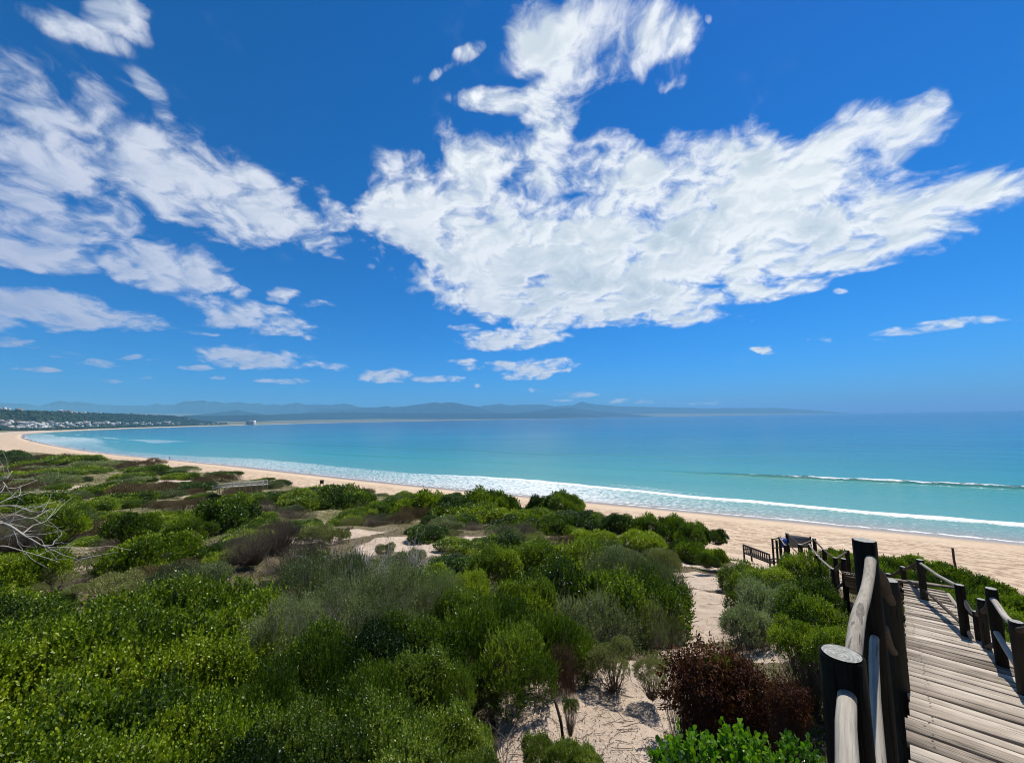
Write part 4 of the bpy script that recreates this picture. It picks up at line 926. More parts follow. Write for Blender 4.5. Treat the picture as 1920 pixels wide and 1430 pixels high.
# bench seen from behind
p = np.array([14.05, 22.4, 0]); p[2] = float(ground_z(p[:1], p[1:2])[0]); 
t = empty('bench', tuple(p)); tag(t, 'dark slatted wooden bench facing the sea beside the foot of the boardwalk', 'bench')
lft, rgt = at(1394, 1023, 23.0), at(1442, 1035, 21.4); dx = (rgt - lft)[:2]; bang = math.atan2(dx[1], dx[0])
M_BENCH = wood_mat('bench_timber', (.05, .045, .04), (.10, .092, .082), (.19, .175, .16), .8)
W2 = np.linalg.norm(dx) / 2
def bpart(name, pieces):
    b = MB()
    for c_, s_ in pieces: b.box(c_, s_)
    return b.build(name, [M_BENCH], t)
bpart('backrest', [((0, 0, .90), (2 * W2, .045, .085)), ((0, 0, .47), (2 * W2, .04, .07))] + [((x, 0, .68), (.075, .022, .37)) for x in np.linspace(-W2 + .16, W2 - .16, 11)])
bpart('seat', [((0, .10 + k * .095, .43), (2 * W2 - .06, .08, .028)) for k in range(5)])
for x in (-W2, W2):
    bpart('leg', [((x, 0, .45), (.065, .065, .98))]); bpart('leg', [((x, .50, .30), (.065, .065, .68))]); bpart('armrest', [((x, .25, .65), (.08, .60, .035))])
t.location = tuple(np.array([(lft[0] + rgt[0]) / 2, (lft[1] + rgt[1]) / 2, (lft[2] + rgt[2]) / 2 - .93])); t.rotation_euler = (0, 0, bang)
# leaning stakes and posts on the dune edge
p = at(1791, 1052, 23.5); t_ = pole('stake', [p - up * .5, p + (-.06, 0, .05), at(1786, 1027, 23.5)], .055, simple('reddish_stake', (.16, .07, .05), .85), None, sides=10); tag(t_, 'leaning reddish stake standing in dry scrub at the edge of the sand', 'stake')
p = at(1058, 1398, 4.0); t_ = pole('stake', [p - up * .1, at(1052, 1352, 4.05), at(1040, 1311, 4.15)], .013, M_BROWN, None, sides=10, wob=.2); tag(t_, 'bare dark stick poking out of the sand patch in front of the shrubs', 'stick')
# dark board on two legs at the dune edge
p = at(603, 912, 92.0); g0 = float(ground_z(p[:1], p[1:2])[0]); t = empty('beach_sign', (p[0], p[1], g0)); tag(t, 'small dark signboard on two posts at the seaward edge of the dune scrub', 'sign')
hgt = at(603, 899.5, 92.0)[2] - g0; b = MB(); b.box((0, 0, hgt - .45), (.85, .05, .9)); b.build('panel', [M_BROWN], t)
for x in (-.4, .4): b = MB(); b.tube([(x, .05, -.3), (x, .05, hgt)], .05, 8); b.build('post', [M_BROWN], t)
# the far footbridge with pale rails
t = empty('footbridge', tuple(at(450, 911, 60))); tag(t, 'small pale timber footbridge with double rails crossing the far dune scrub', 'footbridge')
A_, B_ = at(404, 914, 57), at(498, 908, 62); L0 = np.array(t.location)
M_PBR = simple('pale_timber', (.34, .32, .28), .8, .2, 6)
b = MB()
for k in range(30):
    f = k / 29; c = A_ + (B_ - A_) * f - L0; b.box(c, (.24, 1.1, .05))
b.build('deck', [M_PBR], t)
for dy in (-.5, .5):
    o_ = np.array([0, dy, 0]) - L0
    for h_ in (.25, .55):
        b = MB(); b.tube([A_ + o_ + up * (h_ - .25), A_ + (B_ - A_) * .3 + o_ + up * h_, B_ + o_ + up * h_], .06, 6); b.build('handrail', [M_PBR], t)
    for k in range(9):
        f = k / 8; c = A_ + (B_ - A_) * f + o_; b = MB(); b.tube([c - up * .8, c + up * (.56 if k else .4)], .055, 6); b.build('post', [M_PBR], t)
# ------------------------------------------------------------------ shrubs
def unit(v): return v / (np.linalg.norm(v, axis=-1, keepdims=True) + 1e-9)
def leaf_mesh(name, B, D, N, L, W, tint, m, hexa=True, extra=None):
    """one small blade per row: B foot, D direction, N facing"""
    S = unit(np.cross(D, N)); N = np.cross(S, D); n = len(B); L = L[:, None]; W = W[:, None]
    if hexa:
        P = np.stack([B, B + D * L * .38 + S * W * .46 + N * W * .12, B + D * L * .78 + S * W * .40 + N * W * .10, B + D * L, B + D * L * .78 - S * W * .40 + N * W * .10, B + D * L * .38 - S * W * .46 + N * W * .12], 1); k = 6
    else:
        P = np.stack([B, B + D * L * .55 + S * W * .5, B + D * L + N * L * .08, B + D * L * .55 - S * W * .5], 1); k = 4
    F = np.arange(n * k).reshape(n, k); V = P.reshape(-1, 3); T = np.repeat(tint, k)
    return fast_mesh(name, V, F, [m], {'tint': T})
def lumpy(K, R, H, spread=.62):
    """centres and radii of the rounded masses that make a crown"""
    out_ = [(0, 0, H * .22, R * .55, H * .52)]
    for i in range(K):
        a = rng.uniform(0, 6.283); q = math.sqrt(rng.random()) * spread + .12
        r = R * rng.uniform(.20, .38); z = H * rng.uniform(.12, .60) * (1 - .55 * q)
        out_.append((R * q * math.cos(a), R * q * math.sin(a), z, r, min(r * 1.0, H * .55) * rng.uniform(.8, 1.15)))
    return np.array(out_)
def crown_points(lobes, n, low=-.25):
    ps, ns, li = [], [], []
    area = lobes[:, 3] ** 2; pr = area / area.sum(); need = n
    for _ in range(14):
        if need <= 0: break
        m_ = int(need * 2.2) + 50; k = rng.choice(len(lobes), m_, p=pr)
        d = unit(rng.normal(size=(m_, 3))); d = d[(d[:, 2] > low)]; k = k[:len(d)]
        dep = 1 - .30 * rng.random(len(d)) ** 2.2
        c = lobes[k]; p = c[:, :3] + d * np.stack([c[:, 3], c[:, 3], c[:, 4]], 1) * dep[:, None]
        nn = unit(d / np.stack([c[:, 3], c[:, 3], c[:, 4]], 1))
        ok = p[:, 2] > .01
        for j, L in enumerate(lobes):
            q = ((p - L[:3]) / np.array([L[3], L[3], L[4]])); ok &= ~(((q ** 2).sum(1) < .55) & (k != j))
        ps.append(p[ok][:need]); ns.append(nn[ok][:need]); li.append(k[ok][:need]); need -= len(ps[-1])
    return np.concatenate(ps), np.concatenate(ns), np.concatenate(li)
def shrub_meshes(kind, R, H, leaf, aspect, sprigs, per, m, twig_m, K=9, upright=.45, open_=.9, hexa=True, twigs=120, tw=.004, low=-.2, droop=0.0, twin=.5, shoot=.10):
    lobes = lumpy(K, R, H); P, Nn, li = crown_points(lobes, sprigs, low)
    n = len(P); up_ = np.array([0, 0, 1.0])
    lt = rng.random(len(lobes))
    axis = unit(Nn * (1 - upright) + up_ * upright + rng.normal(0, .22, (n, 3)))
    ref = unit(rng.normal(size=(n, 3))); a1 = unit(np.cross(axis, ref)); a2 = np.cross(axis, a1)
    B, D, NN, T, Ln = [], [], [], [], []
    sl = leaf * 2.2 * rng.uniform(.6, 1.5, n)          # length of each shoot
    P = P + axis * (rng.random(n) ** 6)[:, None] * shoot     # a few shoots stand proud
    st_t = np.clip(.5 * lt[li] + .5 * rng.random(n), 0, 1)
    for j in range(per):
        f = (j + .5) / per; ph = j * 2.4 + rng.uniform(-.4, .4, n)
        rad = a1 * np.cos(ph)[:, None] + a2 * np.sin(ph)[:, None]
        el = np.clip(open_ * (1.05 - .75 * f) + rng.normal(0, .15, n), .05, 1.4)
        d = unit(axis * np.cos(el)[:, None] + rad * np.sin(el)[:, None] - up_ * droop * rng.random((n, 1)))
        B.append(P + axis * ((f - .7) * sl)[:, None]); D.append(d)
        NN.append(unit(axis * np.sin(el)[:, None] - rad * np.cos(el)[:, None] + rng.normal(0, .12, (n, 3))))
        T.append(np.clip(st_t * .75 + .25 * f + rng.normal(0, .08, n), 0, 1)); Ln.append(leaf * rng.uniform(.7, 1.25, n) * (1.1 - .35 * abs(f - .5)))
    B, D, NN, T, Ln = (np.concatenate(q) for q in (B, D, NN, T, Ln))
    zt = np.percentile(B[:, 2], 98.5); rt = np.percentile(np.hypot(B[:, 0], B[:, 1]), 96); kz, kr = H / zt, R / rt     # true to the stated size
    B *= (kr, kr, kz); P = P * (kr, kr, kz)
    fol = leaf_mesh(kind, B, D, NN, Ln, Ln * aspect, T, m, hexa)
    # inner twigs fan out from the foot
    k = rng.choice(n, min(twigs, n), replace=False); tip = P[k] * 1.0 + axis[k] * .01; foot = np.concatenate([P[k][:, :2] * .22 * rng.random((len(k), 1)), np.full((len(k), 1), -1.3 if hexa else -.3)], 1)
    t = np.linspace(0, 1, 6)[None, :, None]
    path = foot[:, None] * (1 - t) + tip[:, None] * t; path[:, :, 2] += (np.sin(t[..., 0] * math.pi) * -.10 * H); path[:, 1:-1] += rng.normal(0, .022 * R + .006, (len(k), 4, 3))
    rad = (tw * (1.6 - 1.25 * np.linspace(0, 1, 6)))[None] * rng.uniform(.6, 1.3, (len(k), 1))
    V, F = tubes(path, rad, 4, False)
    stem = fast_mesh('stem', V, F, [twig_m], {'tint': np.full(len(V), .5)})
    return fol, stem
def dead_mesh(name, n0, L, r, m, spread=1.1, levels=3, rise=.5, kids=4, wig=.16, fan=None):
    """bare forking branches"""
    paths, rads = [], []
    def grow(p, d, l, r, lev):
        k = 7; pts = [p]; dd = d.copy()
        for i in range(k - 1):
            dd = unit(dd + rng.normal(0, wig, 3) + np.array([0, 0, .03])); p = p + dd * l / (k - 1); pts.append(p)
        paths.append(pts); rads.append(np.linspace(r, r * (.5 if lev < levels else .2), k))
        if lev < levels:
            for _ in range(kids):
                q = rng.integers(2, k); nd_ = unit(unit(np.array(pts[q]) - np.array(pts[q - 1])) + rng.normal(0, .55, 3))
                grow(np.array(pts[q]), nd_, l * rng.uniform(.35, .7), r * .5, lev + 1)
    for i in range(n0):
        a = rng.uniform(0, 6.283) if fan is None else rng.normal(fan[0], fan[1]); d = unit(np.array([math.cos(a) * spread, math.sin(a) * spread, rise + rng.random() * .7]))
        grow(np.array([rng.normal(0, .05), rng.normal(0, .05), -.05]), d, L * rng.uniform(.6, 1.1), r * rng.uniform(.6, 1.1), 1)
    V, F = tubes(np.array(paths), np.array(rads), 5, False)
    gc = np.stack([V[:, 0] + V[:, 2], V[:, 1], V[:, 2]], 1)
    return fast_mesh(name, V, F, [m], {'gc': gc, 'tint': np.full(len(V), .5)}, True)
PROTO = {}
def proto(key, n, **kw):
    R, H = kw['R'], kw['H']
    PROTO[key] = [(shrub_meshes(**kw), R, H) for _ in range(n)]
NEAR = dict(hexa=True)
proto('broad', 4, kind='foliage', R=.85, H=.75, leaf=.029, aspect=.72, sprigs=3500, per=7, m=LEAF['broad'], twig_m=M_TWIG, K=16, upright=.40, open_=1.05, twigs=260)
proto('small', 2, kind='foliage', R=.6, H=.6, leaf=.024, aspect=.66, sprigs=3200, per=8, m=LEAF['yellow'], twig_m=M_TWIG, K=11, upright=.40, open_=1.1, twigs=200)
proto('upright', 3, kind='foliage', R=.75, H=.75, leaf=.040, aspect=.27, sprigs=2700, per=8, m=LEAF['upright'], twig_m=M_TWIG, K=10, upright=.5, open_=.7, twigs=220, shoot=.14)
proto('olive', 3, kind='foliage', R=.85, H=.85, leaf=.026, aspect=.34, sprigs=3800, per=8, m=LEAF['olive'], twig_m=M_PALE, K=11, upright=.5, open_=.9, twigs=900, tw=.0022, shoot=.16)
proto('silver', 2, kind='foliage', R=.6, H=.6, leaf=.028, aspect=.42, sprigs=2600, per=8, m=LEAF['silver'], twig_m=M_TWIG, K=14, upright=.4, open_=1.0, twigs=300)
proto('red', 2, kind='foliage', R=.6, H=.6, leaf=.038, aspect=.46, sprigs=850, per=7, m=LEAF['red'], twig_m=M_REDT, K=12, upright=.15, open_=1.3, twigs=520, tw=.003, droop=.9, shoot=.12, low=-.6)
proto('big', 2, kind='foliage', R=.30, H=.34, leaf=.058, aspect=.80, sprigs=60, per=8, m=LEAF['big'], twig_m=M_TWIG, K=7, upright=.45, open_=.95, twigs=60, tw=.006, shoot=.05)
proto('brown', 2, kind='foliage', R=.4, H=.5, leaf=.020, aspect=.25, sprigs=900, per=7, m=LEAF['brown'], twig_m=M_REDT, K=8, upright=.5, open_=.9, twigs=500, tw=.0025, shoot=.12)
proto('cushion', 3, kind='foliage', R=.45, H=.26, leaf=.016, aspect=.5, sprigs=2600, per=6, m=LEAF['cushion'], twig_m=M_TWIG, K=9, upright=.1, open_=1.2, twigs=60, shoot=.0, hexa=False)
MIDK = dict(hexa=False, low=-.1)
proto('mbroad', 4, kind='foliage', R=1.5, H=1.0, leaf=.085, aspect=.66, sprigs=2300, per=6, m=LEAF['broad'], twig_m=M_TWIG, K=16, upright=.35, open_=1.1, twigs=160, tw=.009, **MIDK)
proto('mdark', 3, kind='foliage', R=1.5, H=1.15, leaf=.095, aspect=.66, sprigs=2200, per=6, m=LEAF['dark'], twig_m=M_TWIG, K=18, upright=.3, open_=1.15, twigs=160, tw=.010, **MIDK)
proto('molive', 3, kind='foliage', R=1.3, H=.85, leaf=.065, aspect=.32, sprigs=2400, per=6, m=LEAF['olive'], twig_m=M_TWIG, K=14, upright=.5, open_=.9, twigs=500, tw=.007, **MIDK)
proto('mgrey', 3, kind='foliage', R=1.1, H=.7, leaf=.08, aspect=.05, sprigs=1300, per=5, m=LEAF['grey'], twig_m=M_TWIG, K=12, upright=.45, open_=1.0, twigs=500, tw=.006, **MIDK)
proto('mcushion', 3, kind='foliage', R=.7, H=.32, leaf=.04, aspect=.5, sprigs=1500, per=5, m=LEAF['cushion'], twig_m=M_TWIG, K=9, upright=.1, open_=1.2, twigs=30, tw=.006, shoot=0.0, **MIDK)
proto('mbrown', 2, kind='foliage', R=.9, H=.6, leaf=.060, aspect=.2, sprigs=1500, per=5, m=LEAF['brown'], twig_m=M_TWIG, K=10, upright=.6, open_=.8, twigs=160, tw=.006, **MIDK)
FARK = dict(hexa=False, low=-.05, twigs=40, tw=.03)
proto('fbroad', 3, kind='foliage', R=4.2, H=1.9, leaf=.26, aspect=.62, sprigs=2300, per=5, m=LEAF['broad'], twig_m=M_TWIG, K=26, upright=.3, open_=1.15, **FARK)
proto('fdark', 3, kind='foliage', R=4.2, H=2.2, leaf=.26, aspect=.62, sprigs=2300, per=5, m=LEAF['dark'], twig_m=M_TWIG, K=26, upright=.3, open_=1.15, **FARK)
proto('folive', 2, kind='foliage', R=3.6, H=1.3, leaf=.22, aspect=.35, sprigs=2200, per=5, m=LEAF['olive'], twig_m=M_TWIG, K=22, upright=.4, open_=1.0, **FARK)
proto('fbrown', 2, kind='foliage', R=3.2, H=1.1, leaf=.17, aspect=.22, sprigs=2400, per=5, m=LEAF['brown'], twig_m=M_TWIG, K=20, upright=.5, open_=1.0, **FARK)
OCC = []
def shrub(key, x, y, R, H, label, group=None, z=None, cat='shrub', sink=.06, rz=None):
    v = PROTO[key]; (fol, stem), r0, h0 = v[rng.integers(len(v))]
    g = float(ground_z(np.array([x]), np.array([y]))[0]) if z is None else z
    t = bpy.data.objects.new({'cushion plant': 'cushion_plant', 'thicket': 'thicket'}.get(cat, 'shrub'), None); sc.collection.objects.link(t); t.empty_display_size = .2
    t.location = (x, y, g - sink * H); t.rotation_euler = (rng.normal(0, .04), rng.normal(0, .04), rng.uniform(0, 6.28) if rz is None else rz)
    t.scale = (R / r0, R / r0, H / h0)
    obj('foliage', fol, t); obj('stem', stem, t)
    tag(t, label, cat, group); OCC.append((x, y, R)); return t
def sp(key, px, py, w, y, label, group=None, hmin=.35, hmax=2.2, cat='shrub', yo=0.0):
    """a shrub whose top shows at photo px, py and which is w pixels wide"""
    p = at(px, py, y); R = w / 2 * y / F_PX * (.86 if y < 30 else .95)
    g = float(ground_z(p[:1], p[1:2])[0])
    if key == 'big': g = p[2] - R * 1.25
    H = min(max(p[2] - g, hmin), hmax) if key != 'big' else R * 1.25
    (_, r0, h0) = PROTO[key][0]
    if H / h0 > 1.35 * R / r0 and y < 30:      # tall ones keep their leaf shape: the crown sits up on its stems
        Hc = 1.35 * R / r0 * h0; g += H - Hc; H = Hc
    return shrub(key, p[0], p[1], R, H, label, group, g, cat, sink=.02)
DENSE = 'dense green shrubs merging into one mass on the near slope'
D_L = 'round leaved green shrub merged into the dense mass on the near slope'
S = [
 ('broad', 20, 1128, 300, 6.6), ('broad', 180, 1130, 300, 6.3), ('broad', 320, 1105, 300, 6.8), ('broad', 440, 1082, 250, 7.2), ('broad', 60, 1150, 340, 5.2), ('broad', 250, 1150, 340, 5.1), ('broad', 420, 1135, 320, 5.4), ('broad', 530, 1150, 260, 5.2),
 ('broad', -60, 1190, 400, 4.2), ('broad', 130, 1185, 330, 4.4), ('broad', 330, 1205, 300, 4.4), ('broad', 30, 1310, 460, 3.0), ('broad', 250, 1318, 430, 2.95), ('broad', -20, 1385, 480, 2.5), ('broad', 400, 1345, 330, 2.8), ('broad', 220, 1395, 460, 2.45), ('broad', 470, 1405, 380, 2.4),
 ('broad', -170, 1150, 340, 5.0), ('broad', -220, 1270, 420, 3.6), ('broad', -150, 1110, 300, 6.6)]
for k, px, py, w, y in S: sp(k, px + rng.normal(0, 12), py + rng.normal(4, 12), w * rng.uniform(.75, 1.0), y, D_L, DENSE, .5, 2.4)
U_L = 'upright narrow leaved green shrub in the middle of the near slope'; UG = 'upright narrow leaved shrubs on the near slope'
for px, py, w, y in [(500, 1262, 190, 3.7), (600, 1205, 190, 4.3), (700, 1248, 190, 3.7), (640, 1315, 200, 3.1), (870, 1145, 190, 5.6), (950, 1138, 180, 6.0), (1040, 1155, 150, 6.0), (1090, 1190, 110, 5.7), (840, 1255, 130, 4.0)]:
    sp('upright', px, py, w, y, U_L, UG, .45)
sp('upright', 955, 1190, 190, 5.1, 'yellow tinged upright shrub leaning over the edge of the sand patch')
sp('upright', 1068, 1312, 36, 4.4, 'small spindly green seedling beside the bare dark stick', None, .3)
O_L = 'grey green twiggy shrub with tiny leaves behind the dense mass'; OG = 'tall grey green twiggy shrubs in the middle of the slope'
for px, py, w, y in [(590, 1185, 200, 4.7), (700, 1190, 200, 4.6), (790, 1160, 180, 5.2), (860, 1110, 150, 6.4)]:
    sp('broad', px, py, w, y, 'rounded green shrub just below the tall grey green twiggy ones', 'rounded green shrubs below the twiggy ones', .5)
for px, py, w, y in [(570, 1048, 190, 7.3), (650, 1040, 200, 7.8), (740, 1055, 200, 7.2), (815, 1085, 150, 6.6), (610, 1105, 190, 5.9), (700, 1115, 190, 5.6), (540, 1130, 160, 5.2)]:
    sp('olive', px, py, w, y, O_L, OG, .6)
for px, py, w, y in [(770, 1235, 190, 3.9), (560, 1345, 200, 2.75), (700, 1330, 260, 2.85), (810, 1345, 200, 2.95), (870, 1372, 120, 3.05), (620, 1390, 240, 2.4), (760, 1400, 240, 2.35), (890, 1418, 110, 2.5)]:
    sp('small', px, py, w, y, 'pale green small leaved shrub at the lower edge of the slope by the sand', 'pale small leaved shrubs beside the sand patch', .35)
for px, py, w, y in [(1060, 1395, 100, 3.3), (1100, 1410, 90, 3.1), (1010, 1385, 80, 3.4)]:
    sp('small', px, py, w, y, 'little flowering tuft at the foot of the bare dark stick', 'little tufts at the lower edge of the sand patch', .15)
B_L = 'big rounded dark green shrub between the twiggy shrubs and the sandy path'; BG_ = 'big rounded shrubs left of the sandy path'
for k, px, py, w, y in [('broad', 1050, 1060, 210, 8.6), ('broad', 1130, 1075, 210, 8.2), ('broad', 1210, 1080, 190, 8.4), ('olive', 1170, 1030, 170, 10.2), ('broad', 1080, 1018, 170, 11.5), ('olive', 1230, 1055, 130, 9.6), ('broad', 1000, 1090, 150, 7.8), ('olive', 1120, 1120, 200, 7.2), ('olive', 1220, 1130, 130, 7.4)]:
    sp(k, px, py, w, y, B_L, BG_, .6)
for px, py, w, y in [(880, 1075, 120, 8.6), (930, 1025, 120, 11.5), (1000, 1020, 120, 12.2)]:
    sp('broad', px, py, w, y, 'low green shrub in the hollow behind the twiggy shrubs', 'low shrubs in the hollow', .4)
sp('brown', 1052, 1210, 80, 5.2, 'dead rusty brown bush on the upper edge of the sand patch')
sp('cushion', 1145, 1205, 110, 5.4, 'yellow green cushion plant at the upper edge of the sand patch', None, .25, cat='cushion plant')
sp('cushion', 1215, 1235, 90, 5.1, 'small grey green cushion plant beside the withered red shrub', None, .2, cat='cushion plant')
sp('cushion', 1250, 1030, 90, 13.5, 'pale yellow cushion plant at the top bend of the sandy path', None, .3, cat='cushion plant')
sp('red', 1325, 1200, 190, 4.4, 'withered dark red shrub beside the sand patch, its leaves hanging'); sp('red', 1402, 1240, 130, 4.1, 'withered dark red shrub nearer the walkway, low and wide')
sp('red', 1480, 1280, 90, 3.6, 'small withered red shrub close to the cut top of the walkway post'); sp('red', 1305, 1240, 130, 4.2, 'withered dark red shrub leaning over the sand patch')
sp('small', 1345, 1232, 60, 4.25, 'small green sprig growing up through the withered red shrub', None, .3)
sp('silver', 1412, 1095, 120, 7.6, 'silvery grey green shrub beside the sandy path'); sp('silver', 1470, 1105, 120, 7.0, 'silvery grey green shrub half hidden behind the bright green one'); sp('silver', 1400, 1140, 100, 6.6, 'lower silvery shrub at the foot of the sandy path')
sp('broad', 1530, 1122, 150, 5.2, 'bright green shrub directly behind the near walkway posts'); sp('broad', 1500, 1170, 110, 4.9, 'bright green shrub between the red shrubs and the walkway'); sp('broad', 1570, 1180, 120, 3.9, 'green shrub touching the bent pole rail')
sp('broad', 1400, 1060, 110, 12.6, 'rounded green shrub growing in front of the dark bench'); sp('broad', 1458, 1068, 120, 11.6, 'green shrub between the bench and the walkway'); sp('broad', 1505, 1040, 110, 12.0, 'tall green shrub against the lower walkway posts'); sp('broad', 1520, 1085, 110, 9.0, 'green shrub below the deck of the lower walkway'); sp('olive', 1440, 1090, 110, 8.8, 'olive shrub behind the silvery ones')
sp('broad', 1400, 1080, 100, 10.2, 'green shrub between the sandy path and the silvery shrubs')
sp('big', 1300, 1378, 120, 1.75, 'large leaved glossy plant beside the sand patch', None, .3); sp('big', 1390, 1368, 110, 1.8, 'glossy large leaved plant with upright leaf pairs', None, .3); sp('big', 1505, 1392, 90, 1.85, 'glossy large leaved plant at the foot of the near post', None, .3); sp('big', 1250, 1418, 90, 1.65, 'low glossy large leaved plant at the very edge of the sand', None, .25)
sp('big', 1440, 1415, 100, 1.6, 'glossy large leaved plant between two taller ones', None, .25)
C_L = 'dense dome shaped dark green shrub on the dune crest above the beach'; CG = 'dome shaped shrubs along the dune crest'
for k, px, py, w, y in [('mdark', 905, 920, 90, 38), ('mdark', 940, 928, 70, 36), ('mdark', 1055, 926, 84, 36), ('mdark', 1015, 932, 60, 37), ('mbroad', 790, 925, 100, 36), ('mdark', 845, 938, 100, 33), ('mbroad', 900, 950, 110, 31), ('mbroad', 1000, 955, 120, 29), ('mdark', 1050, 968, 100, 27), ('mdark', 1100, 962, 80, 30),
                        ('mbroad', 960, 972, 110, 27), ('mdark', 1165, 966, 84, 28), ('mdark', 1215, 970, 90, 27), ('mbroad', 1260, 972, 80, 27), ('mdark', 1300, 984, 80, 25.5), ('mbroad', 1345, 994, 50, 25), ('mbroad', 1210, 1000, 110, 22), ('mbroad', 1290, 1015, 90, 20), ('mbroad', 1110, 1000, 100, 22), ('mdark', 720, 938, 80, 38),
                        ('mdark', 860, 965, 90, 27), ('mbroad', 1340, 1030, 60, 17.5), ('mdark', 1325, 1042, 44, 16)]:
    sp(k, px, py, w, y, C_L, CG, .8, 2.8)
G_L = 'bright green low shrub on the slope beyond the walkway'; GG = 'low bright shrubs beyond the walkway'
for k, px, py, w, y in [('mbroad', 1720, 1046, 100, 22), ('mbroad', 1670, 1050, 80, 21), ('mbroad', 1690, 1072, 110, 17), ('mbroad', 1780, 1062, 100, 20), ('mbroad', 1760, 1085, 120, 15.5), ('mbroad', 1840, 1085, 100, 17), ('mbroad', 1860, 1110, 110, 13.5), ('mbroad', 1790, 1110, 110, 12.5), ('broad', 1750, 1125, 100, 10.5), ('broad', 1830, 1140, 120, 9.0), ('broad', 1900, 1150, 130, 9.0),
                        ('broad', 1890, 1190, 130, 6.8), ('broad', 1960, 1200, 150, 6.5), ('mbroad', 1960, 1140, 130, 12), ('broad', 1780, 1150, 90, 8.2), ('broad', 1845, 1190, 110, 5.9), ('mbroad', 1600, 1040, 90, 19), ('mbroad', 1565, 1032, 60, 21), ('mbroad', 1640, 1062, 80, 17), ('broad', 1715, 1098, 80, 11.5), ('broad', 1930, 1240, 130, 5.0)]:
    sp(k, px, py, w, y, G_L, GG, .35, 1.6)
for px, py, w, y in [(1800, 1046, 60, 24), (1840, 1058, 70, 23), (1880, 1075, 80, 21), (1920, 1098, 90, 19), (1760, 1040, 40, 25), (1905, 1120, 80, 16), (1950, 1110, 80, 19)]:
    sp('mbrown', px, py, w, y, 'dry brown scrub fringing the sand beyond the walkway', 'dry brown scrub at the edge of the beach', .35, 1.2)
sp('mgrey', 475, 995, 110, 14.5, 'leafless grey twiggy shrub behind the dense green mass'); sp('mgrey', 560, 1010, 120, 13.0, 'leafless grey twiggy shrub beside the pale dead branches'); sp('mgrey', 525, 975, 110, 17, 'leafless grey shrub below the flat topped green shrub')
sp('mgrey', 500, 938, 70, 34, 'small leafless grey bush in the far scrub'); sp('mgrey', 40, 965, 110, 13, 'tangled leafless grey shrub behind the bleached tree limbs')
sp('mdark', 425, 935, 150, 27, 'wide flat topped dark green shrub in the middle of the far scrub', None, .8, 3); sp('mbroad', 360, 975, 90, 22, 'dark rounded green shrub left of the leafless grey ones', None, .8, 3)
sp('mbroad', 290, 1010, 170, 14.5, 'broad green shrub just behind the dense near mass', None, .6, 3); sp('mbroad', 250, 965, 110, 19, 'green shrub on the low rise above the yellow cushions', None, .6, 3); sp('mbroad', 110, 960, 120, 16, 'green shrub behind the bleached tree limbs', None, .5); sp('mbroad', 60, 1035, 130, 11, 'green shrub under the bleached tree limbs', None, .5)
sp('mbroad', 640, 915, 130, 44, 'wide green shrub near the dune edge above the surf', None, .8, 3); sp('mbroad', 560, 925, 110, 40, 'green shrub left of the wide one near the dune edge', None, .8, 3)
for px, py, w, y in [(100, 1060, 70, 11.5), (60, 1072, 60, 10.5), (210, 1062, 90, 11.2), (240, 1078, 60, 10.2), (175, 1028, 60, 14.5), (205, 1022, 60, 15), (135, 1085, 50, 9.8), (600, 975, 70, 20), (625, 985, 70, 19), (580, 990, 60, 18.5), (655, 968, 44, 23), (1000, 1000, 50, 20), (850, 1000, 40, 22), (900, 1010, 40, 20), (880, 1020, 40, 19), (720, 1015, 50, 16), (780, 1020, 50, 15.5), (345, 995, 44, 20), (330, 1005, 40, 18.5), (1170, 1030, 36, 15)]:
    sp('mcushion', px, py, w, y, 'pale yellow green cushion plant on a sandy gap between shrubs', 'pale cushion plants on the sandy gaps', .18, .6, cat='cushion plant')
# the rest of the dune scrub
far_lab = {'mbroad': ('low green shrub in the open dune scrub', 'low green shrubs of the dune scrub'), 'mdark': ('low dark green shrub in the open dune scrub', 'dark green shrubs of the dune scrub'), 'molive': ('low olive green shrub in the open dune scrub', 'olive shrubs of the dune scrub'), 'mgrey': ('low grey leafless shrub in the open dune scrub', 'grey shrubs of the dune scrub'), 'mbrown': ('low dry brown shrub in the open dune scrub', 'brown shrubs of the dune scrub'),
           'fbroad': ('wide green thicket on the far dunes', 'green thickets of the far dunes'), 'fdark': ('wide dark green thicket on the far dunes', 'dark thickets of the far dunes'), 'folive': ('wide olive green thicket on the far dunes', 'olive thickets of the far dunes'), 'fbrown': ('wide brownish thicket on the far dunes', 'brownish thickets of the far dunes')}
occ = [tuple(o) for o in OCC]; cnt = 0; tries = 0
AXa = np.array([a[:2] for a in AX] + [tuple(p) for p in bs2[:, :2]])
